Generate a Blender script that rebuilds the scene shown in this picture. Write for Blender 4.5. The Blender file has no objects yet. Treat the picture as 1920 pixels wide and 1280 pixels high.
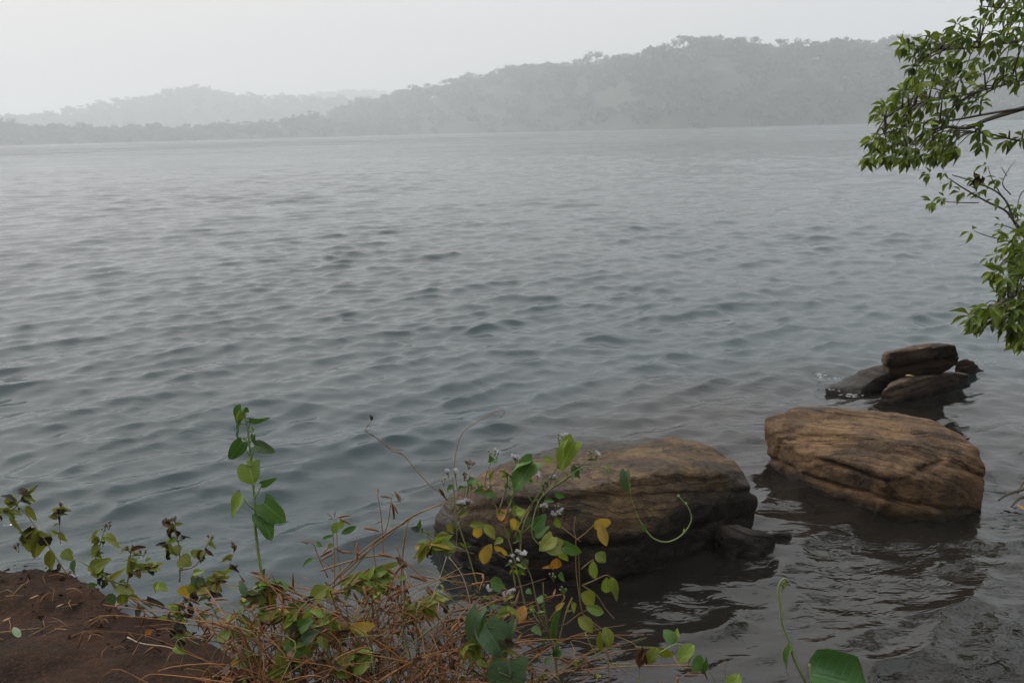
import bpy, bmesh, math, random
import numpy as np
from mathutils import Vector, Matrix

rng = np.random.default_rng(7)
random.seed(7)
SC = bpy.context.scene
COL = SC.collection

# ------------------------------------------------------------------ camera
F = 1493.0                      # focal length in pixels of the 1920 px photograph
CAM = Vector((0, 0, 2.0))
PITCH = math.radians(14.8)
ROLL = math.radians(1.49)
_f = Vector((0, math.cos(PITCH), -math.sin(PITCH)))
_r0 = Vector((1, 0, 0)); _u0 = Vector((0, math.sin(PITCH), math.cos(PITCH)))
_r = _r0 * math.cos(ROLL) - _u0 * math.sin(ROLL)
_u = _r0 * math.sin(ROLL) + _u0 * math.cos(ROLL)
cd = bpy.data.cameras.new('camera'); cam = bpy.data.objects.new('camera', cd); COL.objects.link(cam)
cd.sensor_width = 36; cd.lens = 36 * F / 1920; cd.clip_start = 0.05; cd.clip_end = 20000
cam.matrix_world = Matrix(((_r.x, _u.x, -_f.x, CAM.x), (_r.y, _u.y, -_f.y, CAM.y), (_r.z, _u.z, -_f.z, CAM.z), (0, 0, 0, 1)))
cd.dof.use_dof = True; cd.dof.focus_distance = 3.0; cd.dof.aperture_fstop = 7.0
SC.camera = cam

# ------------------------------------------------------------------ world, sun, exposure
SUN_EL, SUN_AZ = 38.0, -62.0        # azimuth in degrees from the view direction (+Y), negative = left
w = bpy.data.worlds.new('World'); SC.world = w; w.use_nodes = True
nt = w.node_tree; nt.nodes.clear()
def N(t, typ, **kw):
    n = t.nodes.new(typ)
    for k, v in kw.items():
        setattr(n, k, v)
    return n
sky = N(nt, 'ShaderNodeTexSky', sky_type='NISHITA'); sky.sun_disc = False
sky.sun_elevation = math.radians(SUN_EL); sky.sun_rotation = math.radians(SUN_AZ)
sky.air_density = 1.0; sky.dust_density = 8.0; sky.ozone_density = 1.0; sky.altitude = 300
hs = N(nt, 'ShaderNodeHueSaturation'); hs.inputs['Saturation'].default_value = 0.35; hs.inputs['Value'].default_value = 0.55
nt.links.new(sky.outputs[0], hs.inputs['Color'])
tc = N(nt, 'ShaderNodeTexCoord'); sep = N(nt, 'ShaderNodeSeparateXYZ'); nt.links.new(tc.outputs['Generated'], sep.inputs[0])
# overcast luminance: horizon dimmer than the zenith (1 + 2 sin el) / 3
mr = N(nt, 'ShaderNodeMapRange'); mr.interpolation_type = 'SMOOTHSTEP'; mr.inputs['From Min'].default_value = 0.0; mr.inputs['From Max'].default_value = 0.8
mr.inputs['To Min'].default_value = 4.7; mr.inputs['To Max'].default_value = 12.6
nt.links.new(sep.outputs['Z'], mr.inputs['Value'])
vs = N(nt, 'ShaderNodeVectorMath', operation='DOT_PRODUCT')
vs.inputs[1].default_value = (math.sin(math.radians(SUN_AZ)), math.cos(math.radians(SUN_AZ)), 0.0)
nt.links.new(tc.outputs['Generated'], vs.inputs[0])
mf = N(nt, 'ShaderNodeMapRange'); mf.inputs['From Min'].default_value = -0.6; mf.inputs['From Max'].default_value = 1.0
nt.links.new(vs.outputs['Value'], mf.inputs['Value'])
mxc = N(nt, 'ShaderNodeMix', data_type='RGBA'); mxc.inputs[6].default_value = (0.865, 0.925, 0.962, 1); mxc.inputs[7].default_value = (1.03, 0.965, 0.945, 1)
nt.links.new(mf.outputs[0], mxc.inputs[0])
mul = N(nt, 'ShaderNodeVectorMath', operation='SCALE'); nt.links.new(mxc.outputs[2], mul.inputs[0]); nt.links.new(mr.outputs[0], mul.inputs['Scale'])
mx = N(nt, 'ShaderNodeMix', data_type='RGBA'); mx.inputs[0].default_value = 0.85
nt.links.new(hs.outputs[0], mx.inputs[6]); nt.links.new(mul.outputs[0], mx.inputs[7])
bg = N(nt, 'ShaderNodeBackground'); bg.inputs[1].default_value = 0.1
nt.links.new(mx.outputs[2], bg.inputs[0])
wo = N(nt, 'ShaderNodeOutputWorld'); nt.links.new(bg.outputs[0], wo.inputs[0])

sd = bpy.data.lights.new('sun', 'SUN'); sun = bpy.data.objects.new('sun', sd); COL.objects.link(sun)
sd.energy = 1.1; sd.angle = math.radians(16); sd.color = (1.0, 0.93, 0.84)
_sv = Vector((math.sin(math.radians(SUN_AZ)) * math.cos(math.radians(SUN_EL)), math.cos(math.radians(SUN_AZ)) * math.cos(math.radians(SUN_EL)), math.sin(math.radians(SUN_EL))))
sun.rotation_euler = _sv.to_track_quat('Z', 'Y').to_euler()

SC.view_settings.view_transform = 'Standard'; SC.view_settings.look = 'None'
SC.view_settings.exposure = 0.70; SC.view_settings.gamma = 1.0; SC.view_settings.use_curve_mapping = False
SC.cycles.use_denoising = True
SC.cycles.volume_bounces = 1
SC.cycles.max_bounces = 8; SC.cycles.diffuse_bounces = 3; SC.cycles.glossy_bounces = 3; SC.cycles.transmission_bounces = 4
SC.cycles.caustics_reflective = False; SC.cycles.caustics_refractive = False

# ------------------------------------------------------------------ helpers
def ray(px, py):
    return _f + _r * ((px - 960) / F) - _u * ((py - 640) / F)
def P(px, py, d):               # point at depth d along the optical axis
    return CAM + ray(px, py) * d
def PZ(px, py, z):              # point where the sight line meets the level z
    v = ray(px, py); return CAM + v * ((z - CAM.z) / v.z)
def PH(px, py, dist):           # point at horizontal distance dist
    v = ray(px, py); return CAM + v * (dist / math.hypot(v.x, v.y))

def hash3(ix, iy, iz, seed):
    h = (ix.astype(np.int64) * 374761393 + iy.astype(np.int64) * 668265263 + iz.astype(np.int64) * 2147483647 + seed * 1274126177) & 0xffffffff
    h = ((h ^ (h >> 13)) * 1274126177) & 0xffffffff
    return ((h ^ (h >> 16)) & 0xffffff) / float(0xffffff)
def vnoise(p, seed=0):          # smooth value noise, p (n,3) -> -1..1
    i = np.floor(p); fr = p - i; i = i.astype(np.int64)
    u = fr * fr * fr * (fr * (fr * 6 - 15) + 10)
    out = 0
    for a in (0, 1):
        for b in (0, 1):
            for c in (0, 1):
                wgt = (u[:, 0] if a else 1 - u[:, 0]) * (u[:, 1] if b else 1 - u[:, 1]) * (u[:, 2] if c else 1 - u[:, 2])
                out = out + wgt * hash3(i[:, 0] + a, i[:, 1] + b, i[:, 2] + c, seed)
    return out * 2 - 1
def fbm(p, octaves=4, seed=0, gain=0.5):
    o = 0; a = 1.0
    for k in range(octaves):
        o = o + a * vnoise(p * (2.03 ** k) + 17.3 * k, seed + k); a *= gain
    return o

def link(o, parent=None):
    COL.objects.link(o)
    if parent is not None:
        o.parent = parent
    return o
def mesh_data(name, verts, faces, mat, smooth=True):
    me = bpy.data.meshes.new(name)
    verts = np.asarray(verts, dtype=np.float32).reshape(-1, 3)
    if isinstance(faces, np.ndarray):
        n, k = faces.shape
        me.vertices.add(len(verts)); me.vertices.foreach_set('co', verts.ravel())
        me.loops.add(n * k); me.loops.foreach_set('vertex_index', faces.astype(np.int32).ravel())
        me.polygons.add(n)
        me.polygons.foreach_set('loop_start', np.arange(0, n * k, k, dtype=np.int32))
        me.update(calc_edges=True)
        me.validate()
    else:
        me.from_pydata([tuple(v) for v in verts.tolist()], [], faces); me.update()
    if smooth:
        me.polygons.foreach_set('use_smooth', np.ones(len(me.polygons), dtype=bool))
    if mat: me.materials.append(mat)
    return me
def obj(name, verts, faces, mat, parent=None, smooth=True, loc=None):
    v = np.asarray(verts, dtype=np.float32).reshape(-1, 3)
    if parent is not None:
        v = v - np.array(parent_world(parent), dtype=np.float32)
    elif loc is not None:
        v = v - np.array(loc, dtype=np.float32)
    o = bpy.data.objects.new(name, mesh_data(name, v, faces, mat, smooth))
    if loc is not None and parent is None: o.location = loc
    return link(o, parent)
def parent_world(o):
    p = Vector(o.location)
    while o.parent is not None:
        o = o.parent; p = p + Vector(o.location)
    return p
def tag(o, label, cat, group=None, kind=None):
    if label: o['label'] = label
    if cat: o['category'] = cat
    if group: o['group'] = group
    if kind: o['kind'] = kind
    return o
def thing(name, label, cat, loc, group=None):
    o = bpy.data.objects.new(name, None); o.location = loc; o.empty_display_size = 0.05
    link(o); return tag(o, label, cat, group)

class MB:                       # collects pieces of one mesh
    def __init__(s): s.v = []; s.f = []
    def add(s, v, f):
        n = len(s.v); s.v.extend([tuple(q) for q in v]); s.f.extend([tuple(i + n for i in q) for q in f])
    def tube(s, pts, radii, seg=5):
        v, f = tube(pts, radii, seg); s.add(v, f)
def smooth_line(pts, sub=4):
    p = [Vector(q) for q in pts]
    if len(p) < 3: 
        return [p[0].lerp(p[-1], i / sub) for i in range(sub + 1)]
    e = [p[0] * 2 - p[1]] + p + [p[-1] * 2 - p[-2]]
    out = []
    for i in range(1, len(e) - 2):
        for k in range(sub):
            t = k / sub; a, b, c, d = e[i - 1], e[i], e[i + 1], e[i + 2]
            out.append(0.5 * ((2 * b) + (c - a) * t + (2 * a - 5 * b + 4 * c - d) * t * t + (3 * b - a - 3 * c + d) * t ** 3))
    out.append(p[-1]); return out
def tube(pts, radii, seg=5):
    pts = [Vector(q) for q in pts]; n = len(pts)
    if not hasattr(radii, '__len__'): radii = [radii] * n
    v = []; f = []; ref = None
    for i, p in enumerate(pts):
        t = (pts[min(i + 1, n - 1)] - pts[max(i - 1, 0)])
        if t.length < 1e-9: t = Vector((0, 0, 1))
        t.normalize()
        if ref is None: ref = t.orthogonal().normalized()
        ref = (ref - t * ref.dot(t)).normalized(); b = t.cross(ref)
        for k in range(seg):
            a = 2 * math.pi * k / seg
            v.append(p + (ref * math.cos(a) + b * math.sin(a)) * radii[i])
    for i in range(n - 1):
        for k in range(seg):
            f.append((i * seg + k, i * seg + (k + 1) % seg, (i + 1) * seg + (k + 1) % seg, (i + 1) * seg + k))
    v.append(pts[0]); v.append(pts[-1]); m = len(v)
    for k in range(seg):
        f.append((m - 2, (k + 1) % seg, k)); f.append((m - 1, (n - 1) * seg + k, (n - 1) * seg + (k + 1) % seg))
    return v, f
def taper(n, a, b): return [a + (b - a) * i / max(1, n - 1) for i in range(n)]

# ------------------------------------------------------------------ materials
def new_mat(name):
    m = bpy.data.materials.new(name); m.use_nodes = True; t = m.node_tree
    return m, t, t.nodes['Principled BSDF'], t.nodes['Material Output']
def ramp(t, fac, stops):
    r = N(t, 'ShaderNodeValToRGB'); e = r.color_ramp.elements
    while len(e) > 1: e.remove(e[-1])
    e[0].position = stops[0][0]; e[0].color = (*stops[0][1], 1)
    for p, c in stops[1:]:
        k = e.new(p); k.color = (*c, 1)
    t.links.new(fac, r.inputs[0]); return r.outputs[0]
def noise(t, scale, detail=4, rough=0.55, coord=None, dist=0.0, stretch=None):
    n = N(t, 'ShaderNodeTexNoise'); n.inputs['Scale'].default_value = scale; n.inputs['Detail'].default_value = detail
    n.inputs['Roughness'].default_value = rough; n.inputs['Distortion'].default_value = dist
    if coord is None: coord = N(t, 'ShaderNodeTexCoord').outputs['Object']
    if stretch:
        mp = N(t, 'ShaderNodeMapping'); mp.inputs['Scale'].default_value = stretch[:3]
        if len(stretch) > 3: mp.inputs['Rotation'].default_value = (0, 0, stretch[3])
        t.links.new(coord, mp.inputs['Vector']); coord = mp.outputs[0]
    t.links.new(coord, n.inputs['Vector']); return n.outputs['Fac']
def math_n(t, op, a, b=None, c=None, clamp=False):
    n = N(t, 'ShaderNodeMath', operation=op); n.use_clamp = clamp
    for i, x in enumerate((a, b, c)):
        if x is None: continue
        if isinstance(x, (int, float)): n.inputs[i].default_value = x
        else: t.links.new(x, n.inputs[i])
    return n.outputs[0]
def mixc(t, fac, a, b, mode='MIX'):
    n = N(t, 'ShaderNodeMix', data_type='RGBA', blend_type=mode)
    if isinstance(fac, (int, float)): n.inputs[0].default_value = fac
    else: t.links.new(fac, n.inputs[0])
    for i, x in ((6, a), (7, b)):
        if isinstance(x, tuple): n.inputs[i].default_value = (*x, 1)
        else: t.links.new(x, n.inputs[i])
    return n.outputs[2]
def maprange(t, v, a, b, c=0.0, d=1.0, smooth=True):
    n = N(t, 'ShaderNodeMapRange'); n.interpolation_type = 'SMOOTHSTEP' if smooth else 'LINEAR'
    n.inputs['From Min'].default_value = a; n.inputs['From Max'].default_value = b; n.inputs['To Min'].default_value = c; n.inputs['To Max'].default_value = d
    t.links.new(v, n.inputs['Value']); return n.outputs[0]
def bump(t, bsdf, h, strength=0.5, dist=0.01):
    b = N(t, 'ShaderNodeBump'); b.inputs['Strength'].default_value = strength; b.inputs['Distance'].default_value = dist
    t.links.new(h, b.inputs['Height']); t.links.new(b.outputs[0], bsdf.inputs['Normal']); return b

def leaf_mat(name, c1, c2, blotch=None, bl_amt=0.62, trans=0.3, rough=0.45, vein=True, vein_col=None):
    m, t, b, out = new_mat(name)
    tc = N(t, 'ShaderNodeTexCoord'); oi = N(t, 'ShaderNodeObjectInfo'); ge = N(t, 'ShaderNodeNewGeometry')
    rnd = math_n(t, 'FRACT', math_n(t, 'ADD', oi.outputs['Random'], ge.outputs['Random Per Island']))
    n1 = noise(t, 2.2, 4, 0.6, tc.outputs['Object'])
    f = math_n(t, 'ADD', math_n(t, 'MULTIPLY', rnd, 0.7), math_n(t, 'MULTIPLY', math_n(t, 'SUBTRACT', n1, 0.5), 0.9), clamp=True)
    col = mixc(t, f, c1, c2)
    if blotch:
        off = N(t, 'ShaderNodeVectorMath', operation='ADD'); t.links.new(tc.outputs['Object'], off.inputs[0]); t.links.new(rnd, off.inputs[1])
        n2 = noise(t, 5.0, 3, 0.6, off.outputs[0])
        col = mixc(t, maprange(t, n2, bl_amt, bl_amt + 0.12), col, blotch)
    if vein:
        sp = N(t, 'ShaderNodeSeparateXYZ'); t.links.new(tc.outputs['Object'], sp.inputs[0])
        ay = math_n(t, 'ABSOLUTE', sp.outputs['Y'])
        mid = maprange(t, ay, 0.0, 0.035, 1, 0)
        side = math_n(t, 'SINE', math_n(t, 'MULTIPLY', math_n(t, 'SUBTRACT', sp.outputs['X'], math_n(t, 'MULTIPLY', ay, 0.75)), 42.0))
        sidem = math_n(t, 'MULTIPLY', maprange(t, side, 0.9, 1.0), 0.45)
        vm = math_n(t, 'MAXIMUM', mid, sidem)
        vc = vein_col or tuple(min(1, x * 1.7 + 0.02) for x in c2)
        col = mixc(t, math_n(t, 'MULTIPLY', vm, 0.55), col, vc)
        bump(t, b, math_n(t, 'ADD', math_n(t, 'MULTIPLY', vm, -0.5), n1), 0.25, 0.02)
    t.links.new(col, b.inputs['Base Color']); b.inputs['Roughness'].default_value = rough; b.inputs['Specular IOR Level'].default_value = 0.35
    tr = N(t, 'ShaderNodeBsdfTranslucent'); t.links.new(mixc(t, 1.0, col, (1.0, 1.0, 0.55), 'MULTIPLY'), tr.inputs[0])
    ms = N(t, 'ShaderNodeMixShader'); ms.inputs[0].default_value = trans
    t.links.new(b.outputs[0], ms.inputs[1]); t.links.new(tr.outputs[0], ms.inputs[2]); t.links.new(ms.outputs[0], out.inputs[0])
    return m
def plain_mat(name, c1, c2, scale=20, rough=0.8, bumpst=0.4, bdist=0.003):
    m, t, b, out = new_mat(name)
    oi = N(t, 'ShaderNodeObjectInfo'); ge = N(t, 'ShaderNodeNewGeometry')
    n1 = noise(t, scale, 4, 0.65)
    f = math_n(t, 'ADD', math_n(t, 'MULTIPLY', maprange(t, n1, 0.3, 0.7), 0.6), math_n(t, 'MULTIPLY', math_n(t, 'ADD', oi.outputs['Random'], ge.outputs['Random Per Island']), 0.25), clamp=True)
    t.links.new(mixc(t, f, c1, c2), b.inputs['Base Color']); b.inputs['Roughness'].default_value = rough; b.inputs['Specular IOR Level'].default_value = 0.3
    bump(t, b, n1, bumpst, bdist)
    return m

M = {}
M['green'] = leaf_mat('leaf_green', (0.045, 0.11, 0.022), (0.085, 0.17, 0.035), (0.10, 0.13, 0.03), 0.68)
M['light'] = leaf_mat('leaf_light_green', (0.13, 0.205, 0.03), (0.24, 0.31, 0.055), (0.26, 0.23, 0.06), 0.66, 0.38)
M['olive'] = leaf_mat('leaf_olive', (0.12, 0.155, 0.024), (0.23, 0.235, 0.038), (0.20, 0.15, 0.04), 0.60, 0.32)
M['yellow'] = leaf_mat('leaf_yellow', (0.36, 0.25, 0.045), (0.46, 0.31, 0.06), (0.28, 0.14, 0.03), 0.6, 0.35, vein_col=(0.5, 0.38, 0.12))
M['orange'] = leaf_mat('leaf_orange', (0.36, 0.15, 0.03), (0.42, 0.22, 0.05), (0.2, 0.09, 0.03), 0.58, 0.3)
M['blue'] = leaf_mat('leaf_blue_green', (0.075, 0.13, 0.06), (0.11, 0.17, 0.085), (0.055, 0.10, 0.055), 0.55, 0.2, vein_col=(0.2, 0.25, 0.15))
M['brown'] = leaf_mat('leaf_dry_brown', (0.07, 0.042, 0.026), (0.14, 0.075, 0.042), (0.06, 0.04, 0.03), 0.55, 0.15, 0.8)
M['purple'] = leaf_mat('leaf_withered_dark', (0.028, 0.022, 0.022), (0.06, 0.055, 0.04), (0.08, 0.08, 0.03), 0.62, 0.15, 0.7)
M['glossy'] = leaf_mat('leaf_glossy_green', (0.045, 0.115, 0.035), (0.065, 0.15, 0.048), (0.08, 0.12, 0.04), 0.66, 0.2, 0.28, vein_col=(0.14, 0.26, 0.10))
M['tree'] = leaf_mat('tree_leaf', (0.048, 0.092, 0.017), (0.25, 0.315, 0.035), (0.25, 0.21, 0.04), 0.64, 0.42, 0.42)
M['treelight'] = leaf_mat('sapling_leaf', (0.16, 0.23, 0.04), (0.25, 0.31, 0.06), None, 0.6, 0.4)
M['stem'] = plain_mat('green_stem', (0.11, 0.17, 0.04), (0.19, 0.24, 0.08), 60, 0.55)
M['olivestem'] = plain_mat('olive_stem', (0.12, 0.115, 0.045), (0.19, 0.165, 0.07), 60, 0.65)
M['straw'] = plain_mat('straw_stem', (0.15, 0.095, 0.045), (0.25, 0.165, 0.08), 50, 0.75)
M['rust'] = plain_mat('rust_stem', (0.165, 0.072, 0.027), (0.30, 0.140, 0.053), 50, 0.75)
M['pod'] = plain_mat('dry_pod', (0.085, 0.036, 0.017), (0.21, 0.10, 0.042), 40, 0.7)
M['white'] = plain_mat('white_floret', (0.62, 0.60, 0.66), (0.78, 0.78, 0.80), 80, 0.8)
M['greyseed'] = plain_mat('faded_floret', (0.22, 0.17, 0.13), (0.42, 0.36, 0.30), 80, 0.85)
M['bud'] = plain_mat('green_bud', (0.08, 0.12, 0.04), (0.22, 0.24, 0.12), 80, 0.6)
M['bark'] = plain_mat('bark', (0.05, 0.042, 0.034), (0.11, 0.095, 0.078), 14, 0.85, 0.6, 0.01)
M['twig'] = plain_mat('pale_twig', (0.30, 0.23, 0.16), (0.46, 0.37, 0.27), 40, 0.8)

# ------------------------------------------------------------------ water
def shore_sd(x, y):
    """signed distance to the shore line, positive on land"""
    pts = SHORE; best = np.full(x.shape, 1e9); sgn = np.zeros(x.shape)
    for (x0, y0), (x1, y1) in zip(pts[:-1], pts[1:]):
        dx, dy = x1 - x0, y1 - y0; L = dx * dx + dy * dy
        t = np.clip(((x - x0) * dx + (y - y0) * dy) / L, 0, 1)
        d = np.hypot(x - x0 - t * dx, y - y0 - t * dy)
        c = dx * (y - y0) - dy * (x - x0)
        m = d < best - 1e-9
        best = np.where(m, d, best); sgn = np.where(m, np.where(c < 0, 1, -1), sgn)
    return best * sgn
SHORE = [(-60, 26), (-25, 14), (-9, 6.4), (-4.2, 3.95), (-2.62, 3.08), (-2.1, 2.80), (-1.60, 2.66), (-1.12, 2.42), (-0.76, 2.17), (-0.46, 2.02), (-0.1, 1.93), (0.5, 1.9), (1.2, 1.8), (1.8, 1.85), (2.6, 2.6),
         (3.5, 3.9), (4.6, 5.4), (6.0, 7.4), (9.0, 11.0), (17, 20), (40, 44), (80, 84)]

def wave_field(X, Y, spac):
    """choppy wind waves: a sum of many small Gerstner waves"""
    r = np.random.default_rng(21)
    n = 150
    lam = np.exp(r.uniform(np.log(0.10), np.log(2.0), n))
    th0 = math.radians(-63)                                  # travel direction: towards the camera and to the right
    spread = 0.34 + 0.5 * np.clip((0.9 - lam) / 0.9, 0, 1)
    th = th0 + r.normal(0, 1, n) * spread
    k = 2 * np.pi / lam
    lp = 0.46
    sl = np.exp(-0.5 * (np.log(lam / lp) / 0.75) ** 2) + 1.05 * (lam < 0.4) * (lam > 0.11)
    sl = sl + 0.45 * np.exp(-0.5 * (np.log(lam / 1.15) / 0.22) ** 2)
    sl = sl / math.sqrt((sl ** 2).sum() / 2) * 0.222         # rms slope
    amp = sl / k; ph = r.uniform(0, 2 * np.pi, n)
    dx = np.zeros_like(X); dy = np.zeros_like(X); dz = np.zeros_like(X)
    for i in range(n):
        fade = np.clip((lam[i] / spac - 2.2) / 2.0, 0, 1).astype(np.float32)
        if fade.max() <= 0: continue
        c, s = math.cos(th[i]), math.sin(th[i])
        arg = (k[i] * (c * X + s * Y) + ph[i]).astype(np.float32)
        # slow grouping so that some patches are rougher than others
        a = amp[i] * fade
        dz += a * np.cos(arg); sn = np.sin(arg)
        dx -= a * c * 1.1 * sn; dy -= a * s * 1.1 * sn
    q = np.stack([X.ravel() * 0.35, Y.ravel() * 0.35, np.zeros(X.size)], 1)
    g = (0.95 + 0.24 * vnoise(q, 5).reshape(X.shape) + 0.18 * vnoise(q * 0.31, 9).reshape(X.shape)).astype(np.float32)
    # calmer in the cove behind the rocks
    lee = np.clip((Y - 0.55 * X - 2.9) / 1.2, 0, 1); far = np.clip((Y - 5) / 3, 0, 1)
    g = g * (0.8 + 0.2 * np.maximum(np.maximum(lee, far), np.clip((-0.1 - X) / 0.7, 0, 1)))
    return dx * g, dy * g, dz * g

def water_mesh():
    fine = np.linspace(-39, 39, 640)
    ang = np.radians(np.concatenate([np.linspace(-105, -40, 16), fine, np.linspace(40, 105, 16)])); cols = len(ang)
    r = [1.5]
    while r[-1] < 110: r.append(r[-1] * 1.0046)
    nn = len(r)
    while r[-1] < 3300: r.append(r[-1] * 1.05)
    R, A = np.meshgrid(np.array(r), ang, indexing='ij')
    X = (R * np.sin(A)).astype(np.float32); Y = (R * np.cos(A)).astype(np.float32)
    spac = np.maximum(R * 0.0046, R * math.radians(78 / 640)).astype(np.float32)
    spac[nn:] = 1e6; spac[:, :16] = 1e6; spac[:, -16:] = 1e6
    dx, dy, dz = wave_field(X, Y, spac)
    V = np.stack([X + dx, Y + dy, dz], -1).reshape(-1, 3)
    nr = len(r); i = np.arange(nr - 1)[:, None] * cols + np.arange(cols - 1)[None, :]
    Fq = np.stack([i, i + 1, i + cols + 1, i + cols], -1).reshape(-1, 4)[:, ::-1]
    return V, Fq

m, t, b, out = new_mat('lake_water'); M['water'] = m
geo = N(t, 'ShaderNodeNewGeometry'); pos = geo.outputs['Position']
sp = N(t, 'ShaderNodeSeparateXYZ'); t.links.new(pos, sp.inputs[0])
# brown shallows towards the right bank, teal deep water outside
dsh = N(t, 'ShaderNodeVectorMath', operation='DISTANCE'); t.links.new(pos, dsh.inputs[0]); dsh.inputs[1].default_value = (2.5, 3.3, 0)
shf = maprange(t, math_n(t, 'ADD', dsh.outputs['Value'], math_n(t, 'MULTIPLY', math_n(t, 'SUBTRACT', noise(t, 1.3, 3, 0.5, pos), 0.5), 1.0)), 3.7, 2.2)
t.links.new(mixc(t, shf, (0.0115, 0.028, 0.031), (0.013, 0.0115, 0.0095)), b.inputs['Base Color'])
b.inputs['IOR'].default_value = 1.333; b.inputs['Specular IOR Level'].default_value = 0.75
n1 = noise(t, 9.0, 3, 0.5, pos, 0.4, (0.8, 1.7, 1.0, math.radians(-27)))
n2 = noise(t, 0.9, 5, 0.62, pos, 0.3, (0.6, 1.6, 1.0, math.radians(-27)))
cdn = N(t, 'ShaderNodeVectorMath', operation='LENGTH'); t.links.new(pos, cdn.inputs[0])
ln = cdn.outputs['Value']
gust = math_n(t, 'MULTIPLY', math_n(t, 'SUBTRACT', noise(t, 0.035, 4, 0.65, pos, 0.5, (0.5, 1.4, 1.0, math.radians(-15))), 0.5), math_n(t, 'MULTIPLY', maprange(t, ln, 20, 120), 0.7))
t.links.new(math_n(t, 'MAXIMUM', math_n(t, 'ADD', maprange(t, ln, 15, 260, 0.045, 0.32), gust), 0.05), b.inputs['Roughness'])
hgt = math_n(t, 'ADD', math_n(t, 'MULTIPLY', math_n(t, 'MULTIPLY', n1, 0.017), math_n(t, 'ADD', math_n(t, 'MULTIPLY', shf, 0.8), maprange(t, noise(t, 0.7, 2, 0.5, pos), 0.35, 0.65, 0.3, 1.3))), math_n(t, 'MULTIPLY', math_n(t, 'MULTIPLY', math_n(t, 'POWER', n2, 2.4), 0.24), maprange(t, ln, 10, 45)))
bump(t, b, hgt, 0.7, 0.5)
V, Fq = water_mesh()
water = tag(obj('lake_water', V, Fq, M['water']), 'grey rippled lake water', None, None, 'structure')
water['label'] = 'grey rippled lake water'

# ------------------------------------------------------------------ ground: bank, shore slope, lake bed
def bank_height(x, y):
    sd = shore_sd(x, y)
    qn = np.stack([np.ravel(x) * 1.0, np.ravel(y) * 1.0, np.zeros(np.size(x))], 1)
    sd = sd + (0.045 * fbm(qn * 3.1, 2, 71) + 0.022 * fbm(qn * 11, 3, 77)).reshape(np.shape(x)) * np.clip(1 - np.abs(sd) / 1.5, 0, 1)
    z = np.where(sd < 0, np.maximum(-1.3, sd * 0.9 - 0.05), 0)
    rise = np.clip((sd + 0.02) / 0.20, 0, 1); rise = rise * rise * (3 - 2 * rise)
    left = np.clip((-x - 0.2) / 0.6, 0, 1)
    z = np.where(sd >= -0.02, rise * (0.42 + 0.105 * left) + 0.10 * (1 - np.exp(-np.maximum(sd, 0) / 0.5)), z)
    z = z + np.maximum(0, sd - 2.6) * 0.52
    return z
gx = np.unique(np.concatenate([np.linspace(-90, -8, 30), np.linspace(-8, -2.7, 40), np.linspace(-2.7, -0.3, 190), np.linspace(-0.3, 2, 50), np.linspace(2, 9, 60), np.linspace(9, 90, 34)]))
gy = np.unique(np.concatenate([np.linspace(-40, -2, 18), np.linspace(-2, 1.3, 34), np.linspace(1.3, 3.2, 150), np.linspace(3.2, 12, 60), np.linspace(12, 90, 36)]))
GX, GY = np.meshgrid(gx, gy, indexing='ij')
GZ = bank_height(GX, GY)
q = np.stack([GX.ravel(), GY.ravel(), np.zeros(GX.size)], 1)
land = np.clip((shore_sd(GX, GY) + 0.25) / 0.3, 0, 1)
GZ = GZ + land * (0.045 * fbm(q * 2.2, 3, 3) + 0.011 * fbm(q * 9, 4, 11, 0.6)).reshape(GX.shape)
ny = len(gy); i = np.arange(len(gx) - 1)[:, None] * ny + np.arange(ny - 1)[None, :]
Fq = np.stack([i, i + ny, i + ny + 1, i + 1], -1).reshape(-1, 4)
m, t, b, out = new_mat('soil'); M['soil'] = m
g1 = noise(t, 7, 6, 0.7); g2 = noise(t, 55, 5, 0.7); g3 = noise(t, 2.5, 3, 0.6); g4 = noise(t, 170, 4, 0.75)
c = mixc(t, maprange(t, g1, 0.35, 0.68), (0.022, 0.013, 0.009), (0.066, 0.031, 0.017))
c = mixc(t, math_n(t, 'MULTIPLY', maprange(t, g2, 0.52, 0.75), 0.55), c, (0.14, 0.062, 0.028))
c = mixc(t, math_n(t, 'MULTIPLY', maprange(t, g3, 0.5, 0.7), 0.6), c, (0.05, 0.035, 0.025))
c = mixc(t, math_n(t, 'MULTIPLY', maprange(t, g4, 0.54, 0.66), 0.6), c, (0.15, 0.085, 0.045))
c = mixc(t, math_n(t, 'MULTIPLY', maprange(t, g4, 0.44, 0.34), 0.7), c, (0.010, 0.007, 0.005))
t.links.new(c, b.inputs['Base Color']); b.inputs['Roughness'].default_value = 0.92; b.inputs['Specular IOR Level'].default_value = 0.2
bump(t, b, math_n(t, 'ADD', math_n(t, 'MULTIPLY', g4, 0.8), math_n(t, 'ADD', g2, math_n(t, 'MULTIPLY', g1, 1.5))), 1.0, 0.016)
ground = obj('ground', np.stack([GX, GY, GZ], -1).reshape(-1, 3), Fq, M['soil'])
ground['kind'] = 'structure'; ground['label'] = 'reddish brown earth bank at the water edge'
def ground_at(px, py):          # march the sight line down to the bank
    v = ray(px, py).normalized(); s = 1.2
    while s < 5:
        p = CAM + v * s
        if p.z < float(bank_height(np.array([p.x]), np.array([p.y]))[0]) + 0.012: return p
        s += 0.01
    return PZ(px, py, 0.5)

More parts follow.
